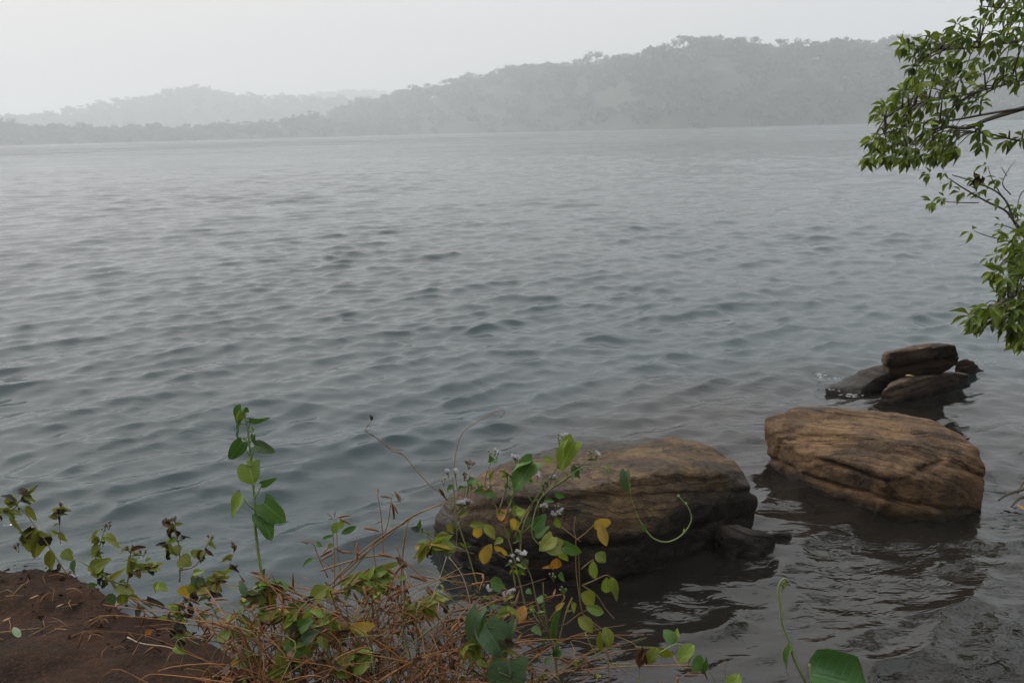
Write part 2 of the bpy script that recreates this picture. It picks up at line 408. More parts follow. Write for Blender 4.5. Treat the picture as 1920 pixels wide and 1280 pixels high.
# ------------------------------------------------------------------ far shore: hills, forest, trees on the skyline
m, t, b, out = new_mat('hill_earth'); M['hill'] = m
t.links.new(mixc(t, noise(t, 0.05, 4), (0.020, 0.030, 0.016), (0.027, 0.038, 0.019)), b.inputs['Base Color']); b.inputs['Roughness'].default_value = 0.95
m, t, b, out = new_mat('forest_leaf'); M['forest'] = m
ge = N(t, 'ShaderNodeNewGeometry'); n1 = noise(t, 0.045, 3, 0.6)
c = mixc(t, ge.outputs['Random Per Island'], (0.024, 0.035, 0.017), (0.032, 0.045, 0.021))
c = mixc(t, maprange(t, n1, 0.5, 0.7), c, (0.036, 0.046, 0.023))
t.links.new(c, b.inputs['Base Color']); b.inputs['Roughness'].default_value = 0.8
M['paletrunk'] = plain_mat('pale_trunk', (0.16, 0.15, 0.13), (0.26, 0.25, 0.22), 0.5, 0.9, 0.1)

def clump_crown(r, n=110, flat=0.55, leaf=0.16):
    """a crown of many leaf clumps spread through several puffs; unit size, base near z = 0"""
    npuff = r.integers(4, 8)
    pc = np.stack([r.uniform(-0.55, 0.55, npuff), r.uniform(-0.55, 0.55, npuff), r.uniform(0.0, 0.45, npuff)], 1)
    pr = r.uniform(0.28, 0.5, npuff)
    V = []; Fc = []
    for k in range(n):
        j = r.integers(npuff)
        d = r.normal(0, 1, 3); d /= np.linalg.norm(d); d *= pr[j] * r.uniform(0.55, 1.0); d[2] *= flat
        c = pc[j] + d
        nn = r.normal(0, 1, 3) + np.array([0, 0, 0.7]); nn /= np.linalg.norm(nn)
        a = np.cross(nn, r.normal(0, 1, 3)); a /= np.linalg.norm(a); bb = np.cross(nn, a)
        s = leaf * r.uniform(0.6, 1.3)
        base = len(V)
        V += [c + a * s, c + bb * s * 0.8 + nn * s * 0.25, c - a * s * 0.9, c - bb * s * 0.7 + nn * s * 0.2]
        Fc.append((base, base + 1, base + 2, base + 3))
    return np.array(V), np.array(Fc)

def interp_px(prof, xs):
    px = np.array([p[0] for p in prof], float); py = np.array([p[1] for p in prof], float)
    return np.interp(xs, px, py)

def make_hill(hname, hlabel, prof, d_shore, d_ridge, tree_h, seed):
    """prof: skyline (px, py) as seen; returns ridge points. d_shore/d_ridge: horizontal distance as a function of px"""
    r = np.random.default_rng(seed)
    x0, x1 = prof[0][0], prof[-1][0]
    xs = np.linspace(x0, x1, 150); ys = interp_px(prof, xs)
    ridge = []; base = []
    for x, y in zip(xs, ys):
        p = PH(x, y, d_ridge(x)); ridge.append((p.x, p.y, max(p.z - tree_h, 1.0)))
        q = PH(x, 245, d_shore(x)); base.append((q.x, q.y))
    ridge = np.array(ridge); base = np.array(base)
    rows = 26; G = np.zeros((len(xs), rows + 8, 3))
    for j in range(rows + 8):
        s = j / (rows - 1)
        G[:, j, 0] = base[:, 0] + (ridge[:, 0] - base[:, 0]) * s
        G[:, j, 1] = base[:, 1] + (ridge[:, 1] - base[:, 1]) * s
        if s <= 1: G[:, j, 2] = -1.5 + (ridge[:, 2] + 1.5) * math.sin(s * math.pi / 2) ** 0.9
        else: G[:, j, 2] = ridge[:, 2] * max(0, 1 - (s - 1) * 1.2)
    q = G.reshape(-1, 3) * np.array([0.02, 0.02, 0])
    bmp = (fbm(q, 4, seed)).reshape(G.shape[:2])
    win = np.sin(np.clip(np.arange(rows + 8) / (rows - 1), 0, 1) * math.pi)[None, :]
    G[:, :, 2] += bmp * win * 9
    nj = rows + 8; i = np.arange(len(xs) - 1)[:, None] * nj + np.arange(nj - 1)[None, :]
    Fq = np.stack([i, i + nj, i + nj + 1, i + 1], -1).reshape(-1, 4)
    h = obj(hname, G.reshape(-1, 3), Fq, M['hill']); h['kind'] = 'structure'; h['label'] = hlabel
    return G, xs, rows

crowns = [clump_crown(np.random.default_rng(100 + k)) for k in range(10)]
def forest_on(G, rows, n, rad, label, seed, th):
    r = np.random.default_rng(seed); VV = []; FF = []; off = 0; TV = MB()
    for k in range(n + n // 3):
        u = r.uniform(0, G.shape[0] - 1.001); s = (r.uniform(0, 1) ** 0.9 if k < n else r.uniform(0.9, 1.0)) * (rows - 1) * 1.04
        a = int(u); bq = int(s); p = G[a, bq] * (1 - (u - a)) + G[a + 1, bq] * (u - a)
        v, f = crowns[r.integers(len(crowns))]
        sc = rad * r.uniform(0.7, 1.35); an = r.uniform(0, 6.28)
        c, sn = math.cos(an), math.sin(an)
        v2 = np.stack([v[:, 0] * c - v[:, 1] * sn, v[:, 0] * sn + v[:, 1] * c, v[:, 2] * r.uniform(0.8, 1.4)], 1) * sc
        hh = th * (r.uniform(0.25, 0.8) if k < n else r.uniform(-0.2, 0.45)) * (0.4 + 0.6 * min(1, s / 4))
        v2 += p + np.array([0, 0, hh])
        VV.append(v2); FF.append(f + off); off += len(v)
    o = obj('forest', np.concatenate(VV), np.concatenate(FF), M['forest'], smooth=False)
    tag(o, label, None, None, 'stuff'); return o

tree_meshes = []
def sky_tree_protos():
    for k in range(7):
        r = np.random.default_rng(300 + k)
        v, f = clump_crown(r, 150, 0.6 if k % 2 else 0.85, 0.12)
        v = v * np.array([0.42, 0.42, 0.38]) + np.array([0, 0, 0.62])
        cm = mesh_data('crown', v, f, M['forest'], False)
        mb = MB(); top = Vector((r.uniform(-0.05, 0.05), r.uniform(-0.05, 0.05), 0.72))
        mb.tube([Vector((0, 0, -0.15)), Vector((0.01, 0, 0.3)), top], [0.035, 0.026, 0.012], 5)
        for q in range(4):
            a = r.uniform(0, 6.28); e = Vector((math.cos(a) * 0.26, math.sin(a) * 0.26, r.uniform(0.68, 0.85)))
            s = Vector((0.01, 0, r.uniform(0.42, 0.6))); mb.tube([s, s.lerp(e, 0.5) + Vector((0, 0, -0.02)), e], [0.014, 0.01, 0.005], 4)
        tm = mesh_data('trunk', mb.v, mb.f, M['paletrunk'])
        tree_meshes.append((tm, cm))
sky_tree_protos()
def sky_tree(px, py, dist, h, label, group, k, wide=1.0):
    top = PH(px, py, dist)
    o = thing('forest_tree', label, 'tree', (top.x, top.y, top.z - h), group)
    o.rotation_euler = (0, 0, random.uniform(0, 6.28)); o.scale = (h * wide, h * wide, h)
    tm, cm = tree_meshes[k % len(tree_meshes)]
    for nme, me in (('trunk', tm), ('crown', cm)):
        c = bpy.data.objects.new(nme, me); c.parent = o; COL.objects.link(c)

R_PROF = [(520, 262), (590, 226), (640, 204), (690, 188), (730, 178), (760, 170), (800, 168), (830, 163), (860, 152), (890, 146), (920, 140), (950, 130), (1000, 125), (1080, 122), (1150, 116), (1200, 109), (1240, 98), (1280, 86), (1320, 79),
          (1400, 82), (1450, 88), (1550, 87), (1650, 85), (1720, 80), (1850, 82), (2000, 95), (2200, 120), (2500, 180)]
L_PROF = [(-250, 215), (-60, 222), (30, 218), (110, 213), (150, 200), (200, 192), (280, 183), (320, 171), (380, 164), (430, 174), (500, 182), (600, 183), (660, 180), (760, 190), (900, 215), (1000, 245)]
B_PROF = [(500, 200), (560, 186), (600, 176), (650, 170), (700, 171), (760, 180), (820, 200), (900, 225)]
N_PROF = [(-260, 222), (-60, 226), (20, 226), (50, 237), (100, 240), (170, 240), (240, 241), (330, 243), (400, 236), (480, 229), (540, 222), (590, 214), (612, 226), (680, 224), (720, 222), (800, 236), (900, 262)]
WL = 246
dR = lambda x: 820 + 0.85 * max(0, 1250 - x) + 0.12 * max(0, x - 1600)
hillR, xsR, rows = make_hill('wooded_hill', 'broad wooded hill across the lake, nearest of the far shores', R_PROF, dR, lambda x: dR(x) + 190, 15, 31)
dN = lambda x: 1180 + 0.1 * abs(x - 300)
hillN, xsN, _ = make_hill('wooded_shore', 'low wooded spit along the left of the far shore', N_PROF, dN, lambda x: dN(x) + 90, 10, 41)
dL = lambda x: 1900.0
hillL, xsL, _ = make_hill('distant_hill', 'pale rounded hill fading in the haze behind the low spit', L_PROF, dL, lambda x: 2150.0, 14, 51)
hillB, xsB, _ = make_hill('distant_hill', 'palest hill, barely seen in the gap between the other two', B_PROF, lambda x: 2700.0, lambda x: 2900.0, 8, 61)
forest_on(hillR, rows, 1600, 11, 'dense forest covering the right hill across the lake', 71, 12)
forest_on(hillN, rows, 650, 9, 'low forest along the left far shore', 72, 9)
forest_on(hillL, rows, 700, 13, 'faint forest on the pale distant hill', 73, 10)
forest_on(hillB, rows, 260, 14, 'faint forest on the palest hill', 74, 8)

def skyline(prof, xa, xb, step, hmin, hmax, dist, label, group, seed, emerg=()):
    r = random.Random(seed); x = xa; k = seed
    while x < xb:
        y = float(interp_px(prof, [x])[0]); d = dist(x)
        h = r.uniform(hmin, hmax); m_px = h / d * F
        top = y - m_px * (r.uniform(0.15, 0.5) if r.random() < 0.65 else r.uniform(0.45, 0.75))
        sky_tree(x, top, d * r.uniform(0.985, 1.015), h, label, group, k, r.uniform(0.8, 1.25)); k += 1
        x += step * r.uniform(0.6, 1.4)
    for (ex, ey, eh, ew) in emerg:
        sky_tree(ex, ey, dist(ex), eh, label, group, k, ew); k += 1
skyline(R_PROF, 740, 1700, 11, 17, 30, lambda x: dR(x) + 188, 'hazy tall tree standing up on the skyline of the right hill', 'trees on the right hill skyline', 3,
        [(1320, 66, 24, 1.1), (1367, 68, 22, 1.2), (1393, 70, 20, 1.0), (1437, 77, 22, 0.8), (1560, 71, 26, 1.4), (1602, 75, 20, 1.2), (1660, 73, 22, 1.5), (1702, 70, 24, 1.2), (1712, 67, 22, .9), (955, 121, 24, 1.1), (985, 118, 22, 1.3), (1088, 112, 24, 0.8), (1137, 110, 24, 1.0), (1245, 90, 16, .6), (1228, 96, 16, 1.1), (870, 143, 24, 1.0), (792, 161, 22, 1.2), (743, 166, 20, 1.0)])
skyline(L_PROF, 120, 640, 22, 18, 30, lambda x: 2145.0, 'faint tree on the skyline of the pale left hill', 'trees on the pale left hill skyline', 5, [(362, 156, 34, 1.0), (215, 183, 26, 1.2), (390, 163, 24, 1.0)])
skyline(N_PROF, 0, 690, 26, 10, 18, lambda x: dN(x) + 88, 'dim low tree on the skyline of the left spit', 'trees on the left spit skyline', 8, [(593, 211, 20, 1.4)])

# ------------------------------------------------------------------ haze
hz = obj('haze', [(x, y, z) for x in (-3600, 3600) for y in (-400, 3700) for z in (-3.2, 172)],
         [(0, 1, 3, 2), (4, 6, 7, 5), (0, 4, 5, 1), (2, 3, 7, 6), (0, 2, 6, 4), (1, 5, 7, 3)], None, smooth=False)
m = bpy.data.materials.new('haze_air'); m.use_nodes = True; t = m.node_tree; t.nodes.clear()
vo = N(t, 'ShaderNodeVolumePrincipled'); vo.inputs['Density'].default_value = 0.00074; vo.inputs['Color'].default_value = (0.86, 0.888, 0.912, 1); vo.inputs['Anisotropy'].default_value = 0.25
ou = N(t, 'ShaderNodeOutputMaterial'); t.links.new(vo.outputs[0], ou.inputs['Volume']); hz.data.materials.append(m)
tag(hz, 'pale grey haze over the lake', None, None, 'stuff')

# ------------------------------------------------------------------ rocks
def rock_mat(name, base, pale_tone, dark, strat_dir, strat_scale=9.0, wet_shade_z=0.07):
    m, t, b, out = new_mat(name)
    ge = N(t, 'ShaderNodeNewGeometry'); pos = ge.outputs['Position']
    a = noise(t, 3.2, 6, 0.65, pos); f = noise(t, 28, 6, 0.7, pos); l = noise(t, 7.0, 4, 0.6, pos, 0.6)
    dt = N(t, 'ShaderNodeVectorMath', operation='DOT_PRODUCT'); dt.inputs[1].default_value = strat_dir; t.links.new(pos, dt.inputs[0])
    sc = math_n(t, 'ADD', math_n(t, 'MULTIPLY', dt.outputs['Value'], strat_scale), math_n(t, 'MULTIPLY', a, 0.8))
    nw = N(t, 'ShaderNodeTexNoise'); nw.noise_dimensions = '1D'; nw.inputs['Scale'].default_value = 1.0; nw.inputs['Detail'].default_value = 5; nw.inputs['Roughness'].default_value = 0.7
    t.links.new(math_n(t, 'MULTIPLY', sc, 3.0), nw.inputs['W']); st = nw.outputs['Fac']
    c = mixc(t, maprange(t, a, 0.36, 0.66), base, pale_tone)  # paler stone patches, spread at random by noise
    c = mixc(t, math_n(t, 'MULTIPLY', maprange(t, st, 0.50, 0.68), 0.26), c, dark)
    c = mixc(t, math_n(t, 'MULTIPLY', maprange(t, l, 0.53, 0.68), 0.65), c, dark)
    c = mixc(t, math_n(t, 'MULTIPLY', maprange(t, f, 0.5, 0.72), 0.4), c, tuple(x * 1.35 for x in pale_tone))
    c = mixc(t, math_n(t, 'MULTIPLY', maprange(t, f, 0.5, 0.3), 0.5), c, tuple(x * 0.6 for x in dark))
    seam = maprange(t, math_n(t, 'ABSOLUTE', math_n(t, 'SUBTRACT', st, 0.47)), 0.0, 0.028, 1, 0)
    c = mixc(t, math_n(t, 'MULTIPLY', seam, math_n(t, 'MULTIPLY', maprange(t, l, 0.42, 0.62), 0.6)), c, tuple(x * 0.55 for x in dark))
    gr = noise(t, 110, 3, 0.7, pos)
    c = mixc(t, math_n(t, 'MULTIPLY', maprange(t, gr, 0.58, 0.72), 0.45), c, tuple(x * 1.7 for x in pale_tone))
    c = mixc(t, math_n(t, 'MULTIPLY', maprange(t, gr, 0.42, 0.30), 0.6), c, tuple(x * 0.5 for x in dark))
    li = noise(t, 14, 4, 0.7, pos, 0.8)
    c = mixc(t, math_n(t, 'MULTIPLY', maprange(t, li, 0.64, 0.72), 0.35), c, (0.16, 0.155, 0.13))
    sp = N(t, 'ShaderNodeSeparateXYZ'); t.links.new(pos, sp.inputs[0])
    wet = maprange(t, math_n(t, 'ADD', sp.outputs['Z'], math_n(t, 'MULTIPLY', math_n(t, 'SUBTRACT', a, 0.5), 0.12)), wet_shade_z + 0.05, wet_shade_z - 0.04)
    c = mixc(t, math_n(t, 'MULTIPLY', wet, 0.8), c, (0.012, 0.011, 0.010))  # waterline wetness; raised on the big boulder to paint its shaded front dark
    t.links.new(c, b.inputs['Base Color'])
    t.links.new(maprange(t, wet, 0, 1, 0.82, 0.35), b.inputs['Roughness']); b.inputs['Specular IOR Level'].default_value = 0.3
    bump(t, b, math_n(t, 'ADD', math_n(t, 'MULTIPLY', f, 0.7), math_n(t, 'ADD', math_n(t, 'MULTIPLY', gr, 0.35), math_n(t, 'ADD', math_n(t, 'MULTIPLY', seam, -0.5), l))), 1.0, 0.016)
    return m

def rock(name, label, cat, pts, mat, voxel, strat, amp, sfreq, rough, seed, smooth=3, group=None, ledge=0.0, grooves=()):
    """a stone grown from the hull of measured points, re-meshed, then weathered along its bedding"""
    bm = bmesh.new()
    for p in pts: bm.verts.new(p)
    bmesh.ops.convex_hull(bm, input=bm.verts)
    for v in [v for v in bm.verts if not v.link_faces]: bm.verts.remove(v)
    bmesh.ops.triangulate(bm, faces=bm.faces[:])
    me = bpy.data.meshes.new(name); bm.to_mesh(me); bm.free()
    o = bpy.data.objects.new(name, me); link(o)
    rm = o.modifiers.new('remesh', 'REMESH'); rm.mode = 'VOXEL'; rm.voxel_size = voxel
    sm = o.modifiers.new('smooth', 'SMOOTH'); sm.iterations = smooth * 3; sm.factor = 0.5
    dg = bpy.context.evaluated_depsgraph_get(); ev = o.evaluated_get(dg)
    me2 = bpy.data.meshes.new_from_object(ev); o.modifiers.clear(); o.data = me2; bpy.data.meshes.remove(me)
    me2.name = name
    n = len(me2.vertices); co = np.zeros(n * 3, dtype=np.float32); me2.vertices.foreach_get('co', co); co = co.reshape(-1, 3).astype(float)
    no = np.zeros(n * 3, dtype=np.float32); me2.vertices.foreach_get('normal', no); no = no.reshape(-1, 3)
    sd_ = np.array(strat); sd_ = sd_ / np.linalg.norm(sd_)
    wob = fbm(co * 2.5, 3, seed)
    s = co @ sd_ * sfreq + wob * 0.45
    q = np.stack([s, np.full(n, seed * 1.7), fbm(co * 1.3, 2, seed + 4) * 0.5], 1)
    st = vnoise(q, seed) + 0.6 * vnoise(q * 2.3, seed + 2) + 0.35 * vnoise(q * 5.1, seed + 3)
    side = 1 - np.abs(no @ sd_) ** 2                         # ledges show on the sides of the bedding
    big = fbm(co * 4.2, 3, seed + 7); fine = fbm(co * 17, 4, seed + 9, 0.6)
    pits = np.minimum(0, vnoise(co * 30, seed + 12) + 0.25)
    d = amp * st * (0.25 + 0.75 * side) + rough * (1.0 * big + 0.38 * fine) + rough * 0.6 * pits
    crack = np.abs(vnoise(np.stack([s * 0.8, co[:, 0] * 0.7, co[:, 1] * 0.7], 1), seed + 20))
    d -= ledge * np.clip(1 - crack / 0.07, 0, 1) * side
    for (ga, gb, gc, gw, gd) in grooves:                      # bedding joints weathered back
        A = np.array(PZ(*ga)); nn = np.cross(np.array(PZ(*gb)) - A, np.array(PZ(*gc)) - A); nn /= np.linalg.norm(nn)
        q2 = (co - A) @ nn + 0.012 * fbm(co * 6, 2, seed + 30)
        d -= gd * np.exp(-(q2 / gw) ** 2) * np.clip(0.65 + 0.9 * vnoise(co * 5, seed + 31), 0, 1.2) * (no[:, 2] > -0.2)
    co = co + no * d[:, None]
    c0 = co.mean(0); c0[2] = 0
    me2.vertices.foreach_set('co', (co - c0).astype(np.float32).ravel()); me2.update()
    me2.polygons.foreach_set('use_smooth', np.ones(len(me2.polygons), dtype=bool))
    me2.materials.clear(); me2.materials.append(mat); o.location = c0
    tag(o, label, cat, group); return o
def RP(lst, foot=None, depth=-0.32):
    pts = [PZ(*p) for p in lst]
    for (x, y) in (foot or []):
        q = PZ(x, y, 0.0); pts.append(Vector((q.x, q.y, depth)))
    return pts

M['rock_a'] = rock_mat('shaded_front_sandstone', (0.040, 0.030, 0.021), (0.135, 0.085, 0.040), (0.020, 0.017, 0.014), (0.12, 0.25, 0.96), 6, 0.26)  # dark wet tone carried high, also standing in for shade on the front
M['rock_b'] = rock_mat('banded_sandstone', (0.068, 0.044, 0.027), (0.185, 0.112, 0.056), (0.024, 0.018, 0.014), (0.36, 0.62, 0.70), 5, 0.03)
M['rock_d'] = rock_mat('wet_dark_stone', (0.035, 0.027, 0.022), (0.06, 0.045, 0.034), (0.018, 0.016, 0.014), (0.3, 0.2, 0.9), 12, 0.10)
M['rock_c'] = rock_mat('grey_brown_stone', (0.062, 0.046, 0.035), (0.15, 0.103, 0.073), (0.024, 0.020, 0.018), (-0.18, 0.2, 0.96), 12, 0.05)

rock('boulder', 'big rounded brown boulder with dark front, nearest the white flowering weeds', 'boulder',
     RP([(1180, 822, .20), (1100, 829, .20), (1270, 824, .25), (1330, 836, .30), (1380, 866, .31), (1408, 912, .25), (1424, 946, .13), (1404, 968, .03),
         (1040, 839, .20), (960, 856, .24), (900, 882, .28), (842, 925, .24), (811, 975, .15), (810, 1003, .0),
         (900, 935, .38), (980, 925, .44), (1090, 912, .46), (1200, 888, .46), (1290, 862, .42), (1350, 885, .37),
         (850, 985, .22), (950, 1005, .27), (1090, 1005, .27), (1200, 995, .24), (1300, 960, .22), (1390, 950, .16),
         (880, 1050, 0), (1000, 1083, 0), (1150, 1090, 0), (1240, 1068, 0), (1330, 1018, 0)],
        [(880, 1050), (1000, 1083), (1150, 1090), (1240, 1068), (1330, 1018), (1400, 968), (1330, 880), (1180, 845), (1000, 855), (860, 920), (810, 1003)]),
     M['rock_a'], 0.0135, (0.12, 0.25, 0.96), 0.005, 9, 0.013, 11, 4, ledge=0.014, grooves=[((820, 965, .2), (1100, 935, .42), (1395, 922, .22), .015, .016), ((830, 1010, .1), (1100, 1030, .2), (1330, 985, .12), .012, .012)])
rock('boulder', 'tan layered boulder lying between the big rounded boulder and the stacked slabs', 'boulder',
     RP([(1502, 767, .32), (1560, 763, .36), (1680, 773, .38), (1750, 789, .38), (1800, 814, .36), (1838, 845, .32), (1855, 885, .21), (1850, 912, .12), (1824, 945, .0),
         (1437, 783, .29), (1434, 800, .25), (1454, 840, .10), (1458, 868, .02), (1500, 893, .03), (1560, 922, .02), (1650, 952, .0), (1740, 965, 0), (1800, 957, 0),
         (1600, 812, .36), (1690, 828, .36), (1752, 862, .30), (1770, 905, .20), (1660, 890, .24), (1560, 858, .24), (1500, 850, .20)],
        [(1450, 868), (1500, 893), (1560, 922), (1650, 952), (1740, 965), (1800, 957), (1824, 945), (1840, 880), (1750, 800), (1560, 790), (1450, 810)]),
     M['rock_b'], 0.0115, (0.36, 0.62, 0.70), 0.022, 6.5, 0.009, 23, 2, ledge=0.012, grooves=[((1438, 797, .27), (1560, 788, .34), (1770, 826, .36), .013, .026), ((1440, 826, .16), (1600, 838, .30), (1775, 872, .27), .010, .014), ((1505, 882, .07), (1600, 914, .09), (1700, 938, .07), .014, .022)])
rock('stone_slab', 'upright brown block on top of the stacked slabs', 'rock',
     RP([(1668, 660, .37), (1715, 646, .40), (1784, 642, .40), (1793, 647, .40), (1798, 671, .28), (1797, 680, .24), (1752, 706, .12), (1710, 712, .10), (1668, 716, .09), (1660, 695, .16), (1662, 665, .34)]) +
     [p + Vector((0.04, 0.20, -0.04)) for p in RP([(1671, 665, .37), (1784, 650, .40), (1796, 679, .24), (1668, 706, .14)])],
     M['rock_c'], 0.011, (-0.18, 0.2, 0.96), 0.010, 17, 0.010, 31, 1, 'stacked stone slabs', 0.012)
rock('stone_slab', 'pale topped slab leaning below the upright block', 'rock',
     RP([(1650, 735, .10), (1671, 724, .15), (1700, 709, .16), (1746, 704, .17), (1790, 699, .15), (1819, 702, .11), (1820, 711, .06), (1778, 732, .0), (1731, 748, .0), (1678, 759, 0), (1655, 757, 0)],
        [(1655, 757), (1678, 759), (1731, 748), (1778, 732), (1820, 711), (1790, 690), (1700, 700)], -0.25) + RP([(1800, 697, .08), (1690, 700, .08), (1670, 716, .10)]),
     M['rock_c'], 0.011, (-0.1, 0.35, 0.93), 0.010, 17, 0.010, 37, 1, 'stacked stone slabs', 0.012)
rock('stone_slab', 'wet grey slab sloping into the water left of the upright block', 'rock',
     RP([(1546, 728, .0), (1612, 694, .10), (1663, 680, .20), (1690, 688, .20), (1684, 706, .12), (1650, 704, .15), (1648, 722, .08), (1634, 743, .0), (1612, 745, .0), (1618, 724, .08), (1580, 726, .04)],
        [(1546, 728), (1634, 743), (1612, 745), (1668, 725), (1663, 705)], -0.22),
     M['rock_d'], 0.011, (0.35, 0.1, 0.93), 0.009, 17, 0.008, 41, 1, 'stacked stone slabs', 0.01)
rock('stone_slab', 'small dark stone right behind the upright block', 'rock',
     RP([(1790, 676, .16), (1809, 670, .17), (1827, 677, .13), (1843, 693, .03), (1838, 699, .0), (1795, 704, .02)], [(1790, 700), (1840, 697), (1815, 690)], -0.2),
     M['rock_c'], 0.011, (-0.1, 0.2, 0.96), 0.010, 17, 0.010, 43, 1, 'stacked stone slabs')
rock('rock', 'small wet dark rock at the right foot of the big rounded boulder', 'rock',
     RP([(1338, 1006, .07), (1352, 985, .13), (1376, 980, .15), (1402, 985, .14), (1428, 992, .11), (1459, 1006, .06), (1459, 1030, .0), (1430, 1042, .0), (1399, 1047, .0), (1374, 1054, 0), (1352, 1036, .0), (1385, 1010, .12)],
        [(1374, 1052), (1430, 1041), (1458, 1030), (1440, 1000), (1350, 1010)], -0.25),
     M['rock_d'], 0.011, (0.3, 0.2, 0.9), 0.010, 17, 0.016, 47, 1)
rock('rock', 'flat wet stone just breaking the water beside the small dark rock', 'rock',
     RP([(1440, 1000, .045), (1462, 992, .05), (1484, 1000, .03), (1478, 1012, .0), (1450, 1016, .0)], [(1445, 1012), (1480, 1010), (1465, 998)], -0.2),
     M['rock_d'], 0.010, (0.3, 0.2, 0.9), 0.006, 17, 0.010, 53, 1)

# ------------------------------------------------------------------ leaf shapes
TS = (0, .06, .18, .34, .52, .70, .87, 1.0)
OUTLINE = {'heart': (.60, .88, 1.0, 1.0, .92, .73, .43, 0), 'round': (.32, .66, .93, 1.0, .97, .84, .52, .06), 'oval': (.04, .38, .74, .97, 1.0, .83, .47, 0),
           'serrate': (.10, .50, .90, .88, .84, .55, .32, 0), 'lance': (.03, .28, .64, .95, .98, .73, .36, 0)}
FOLD = {'heart': 0.22, 'round': 0.12, 'oval': 0.18, 'serrate': 0.2, 'lance': 0.3}
def leaf_geo(kind):
    V, Fc = [], []
    for i, t in enumerate(TS):
        wv = 0.5 * OUTLINE[kind][i]
        for j in (-1, -0.5, 0, 0.5, 1):
            x = t
            if kind == 'heart': x = t - (.15, .10, .04, 0, 0, 0, 0, 0)[i] * abs(j) ** 1.5
            if kind == 'serrate' and i % 2 == 0: x = t + .03 * abs(j)
            y = wv * j
            V.append((x, y, FOLD[kind] * abs(y) - 0.16 * t * t + 0.02 * math.sin(9 * t + 3 * j)))
    for i in range(len(TS) - 1):
        for j in range(4):
            a = i * 5 + j; Fc.append((a, a + 1, a + 6, a + 5))
    return V, Fc
LEAF = {k: leaf_geo(k) for k in ('heart', 'round', 'oval', 'serrate', 'lance')}
def crumple(kind, seed):
    r = random.Random(seed); V, Fc = LEAF[kind]
    return [(x, y * 0.7 + 0.06 * math.sin(7 * x + seed), z * 2.2 + 0.12 * math.sin(11 * x + 5 * y + seed) + 0.25 * y * y) for x, y, z in V], Fc
def rolled(kind):
    V, Fc = LEAF[kind]; out = []
    for x, y, z in V:
        a = y * 4.2; out.append((x, math.sin(a) / 4.2, (1 - math.cos(a)) / 4.2 - 0.1 * x * x))
    return out, Fc
_lm = {}
def leaf_mesh(kind, mat):
    var = random.randrange(4); key = (kind, mat, var)
    if key not in _lm:
        if kind.startswith('dry'): V, Fc = crumple('oval', int(kind[3:] or 0))
        elif kind.startswith('roll'): V, Fc = rolled(kind[5:])
        else: V, Fc = LEAF[kind]
        rv = random.Random(var * 31 + len(kind)); bend = rv.uniform(-.28, .22); tw = rv.uniform(-.5, .5); ph = rv.uniform(0, 6.28); sk = rv.uniform(-.10, .10)
        if kind[:3] not in ('dry', 'rol'):
            V = [(x, y * (1 + .07 * math.sin(8 * x + ph)) + sk * math.sin(math.pi * x) , z + bend * x * x + tw * x * y * .5 + .035 * math.sin(6 * x + ph) * (abs(y) * 2)) for x, y, z in V]
        _lm[key] = mesh_data('leaf', V, Fc, M[mat])
    return _lm[key]
def put_leaf(parent, kind, mat, base, tip, width, normal, label=None, name='leaf'):
    X = (tip - base); L = X.length; X = X / L
    Zn = normal - X * normal.dot(X)
    if Zn.length < 1e-4: Zn = X.orthogonal()
    Zn.normalize(); Y = Zn.cross(X)
    o = bpy.data.objects.new(name, leaf_mesh(kind, mat)); link(o, parent)
    loc = base - (parent_world(parent) if parent is not None else Vector())
    o.matrix_basis = Matrix(((X.x * L, Y.x * width, Zn.x * L, loc.x), (X.y * L, Y.y * width, Zn.y * L, loc.y), (X.z * L, Y.z * width, Zn.z * L, loc.z), (0, 0, 0, 1)))
    if label: o['label'] = label
    return o
def pleaf(parent, kind, mat, b, t, wpx, d, dd=0.0, roll=0.0, up=0.45, label=None):
    """leaf from photo pixel b to t, wpx wide, at depth d; dd: how much deeper the tip lies; roll: turn about the midrib"""
    B = P(b[0], b[1], d); T = P(t[0], t[1], d + dd)
    nrm = (CAM - B).normalized() + Vector((0, 0, up))
    ax = (T - B).normalized()
    nrm = Matrix.Rotation(math.radians(roll), 3, ax) @ nrm
    return put_leaf(parent, kind, mat, B, T, wpx * d / F, nrm, label)
def pstem(parent, pts, d, r0, r1, mat, name='stem', seg=5, sub=4, wig=0.0):
    """stem through photo pixels; an item may carry its own depth as a third value"""
    q = [P(p[0], p[1], p[2] if len(p) > 2 else d) for p in pts]
    if wig: q = [v + Vector((random.gauss(0, wig), random.gauss(0, wig), random.gauss(0, wig))) for v in q]
    ln = smooth_line(q, sub)
    v, f = tube(ln, taper(len(ln), r0, r1), seg)
    return obj(name, v, f, M[mat], parent)
def Z1(x, y): return (x / 3.2, 880 + y / 3.2)
def Z2(x, y): return (360 + x / 2.285, 720 + y / 2.285)
def Z3(x, y): return (640 + x / 2.37, 740 + y / 2.37)
def Z4(x, y): return (960 + x / 2.561, 780 + y / 2.561)
def Z5(x, y): return (1180 + x / 3.2, 880 + y / 3.2)
def Z8(x, y): return (1700 + x / 3.2, 280 + y / 3.2)
def ZL(Zf, *pts): return [Zf(*p[:2]) + tuple(p[2:]) for p in pts]

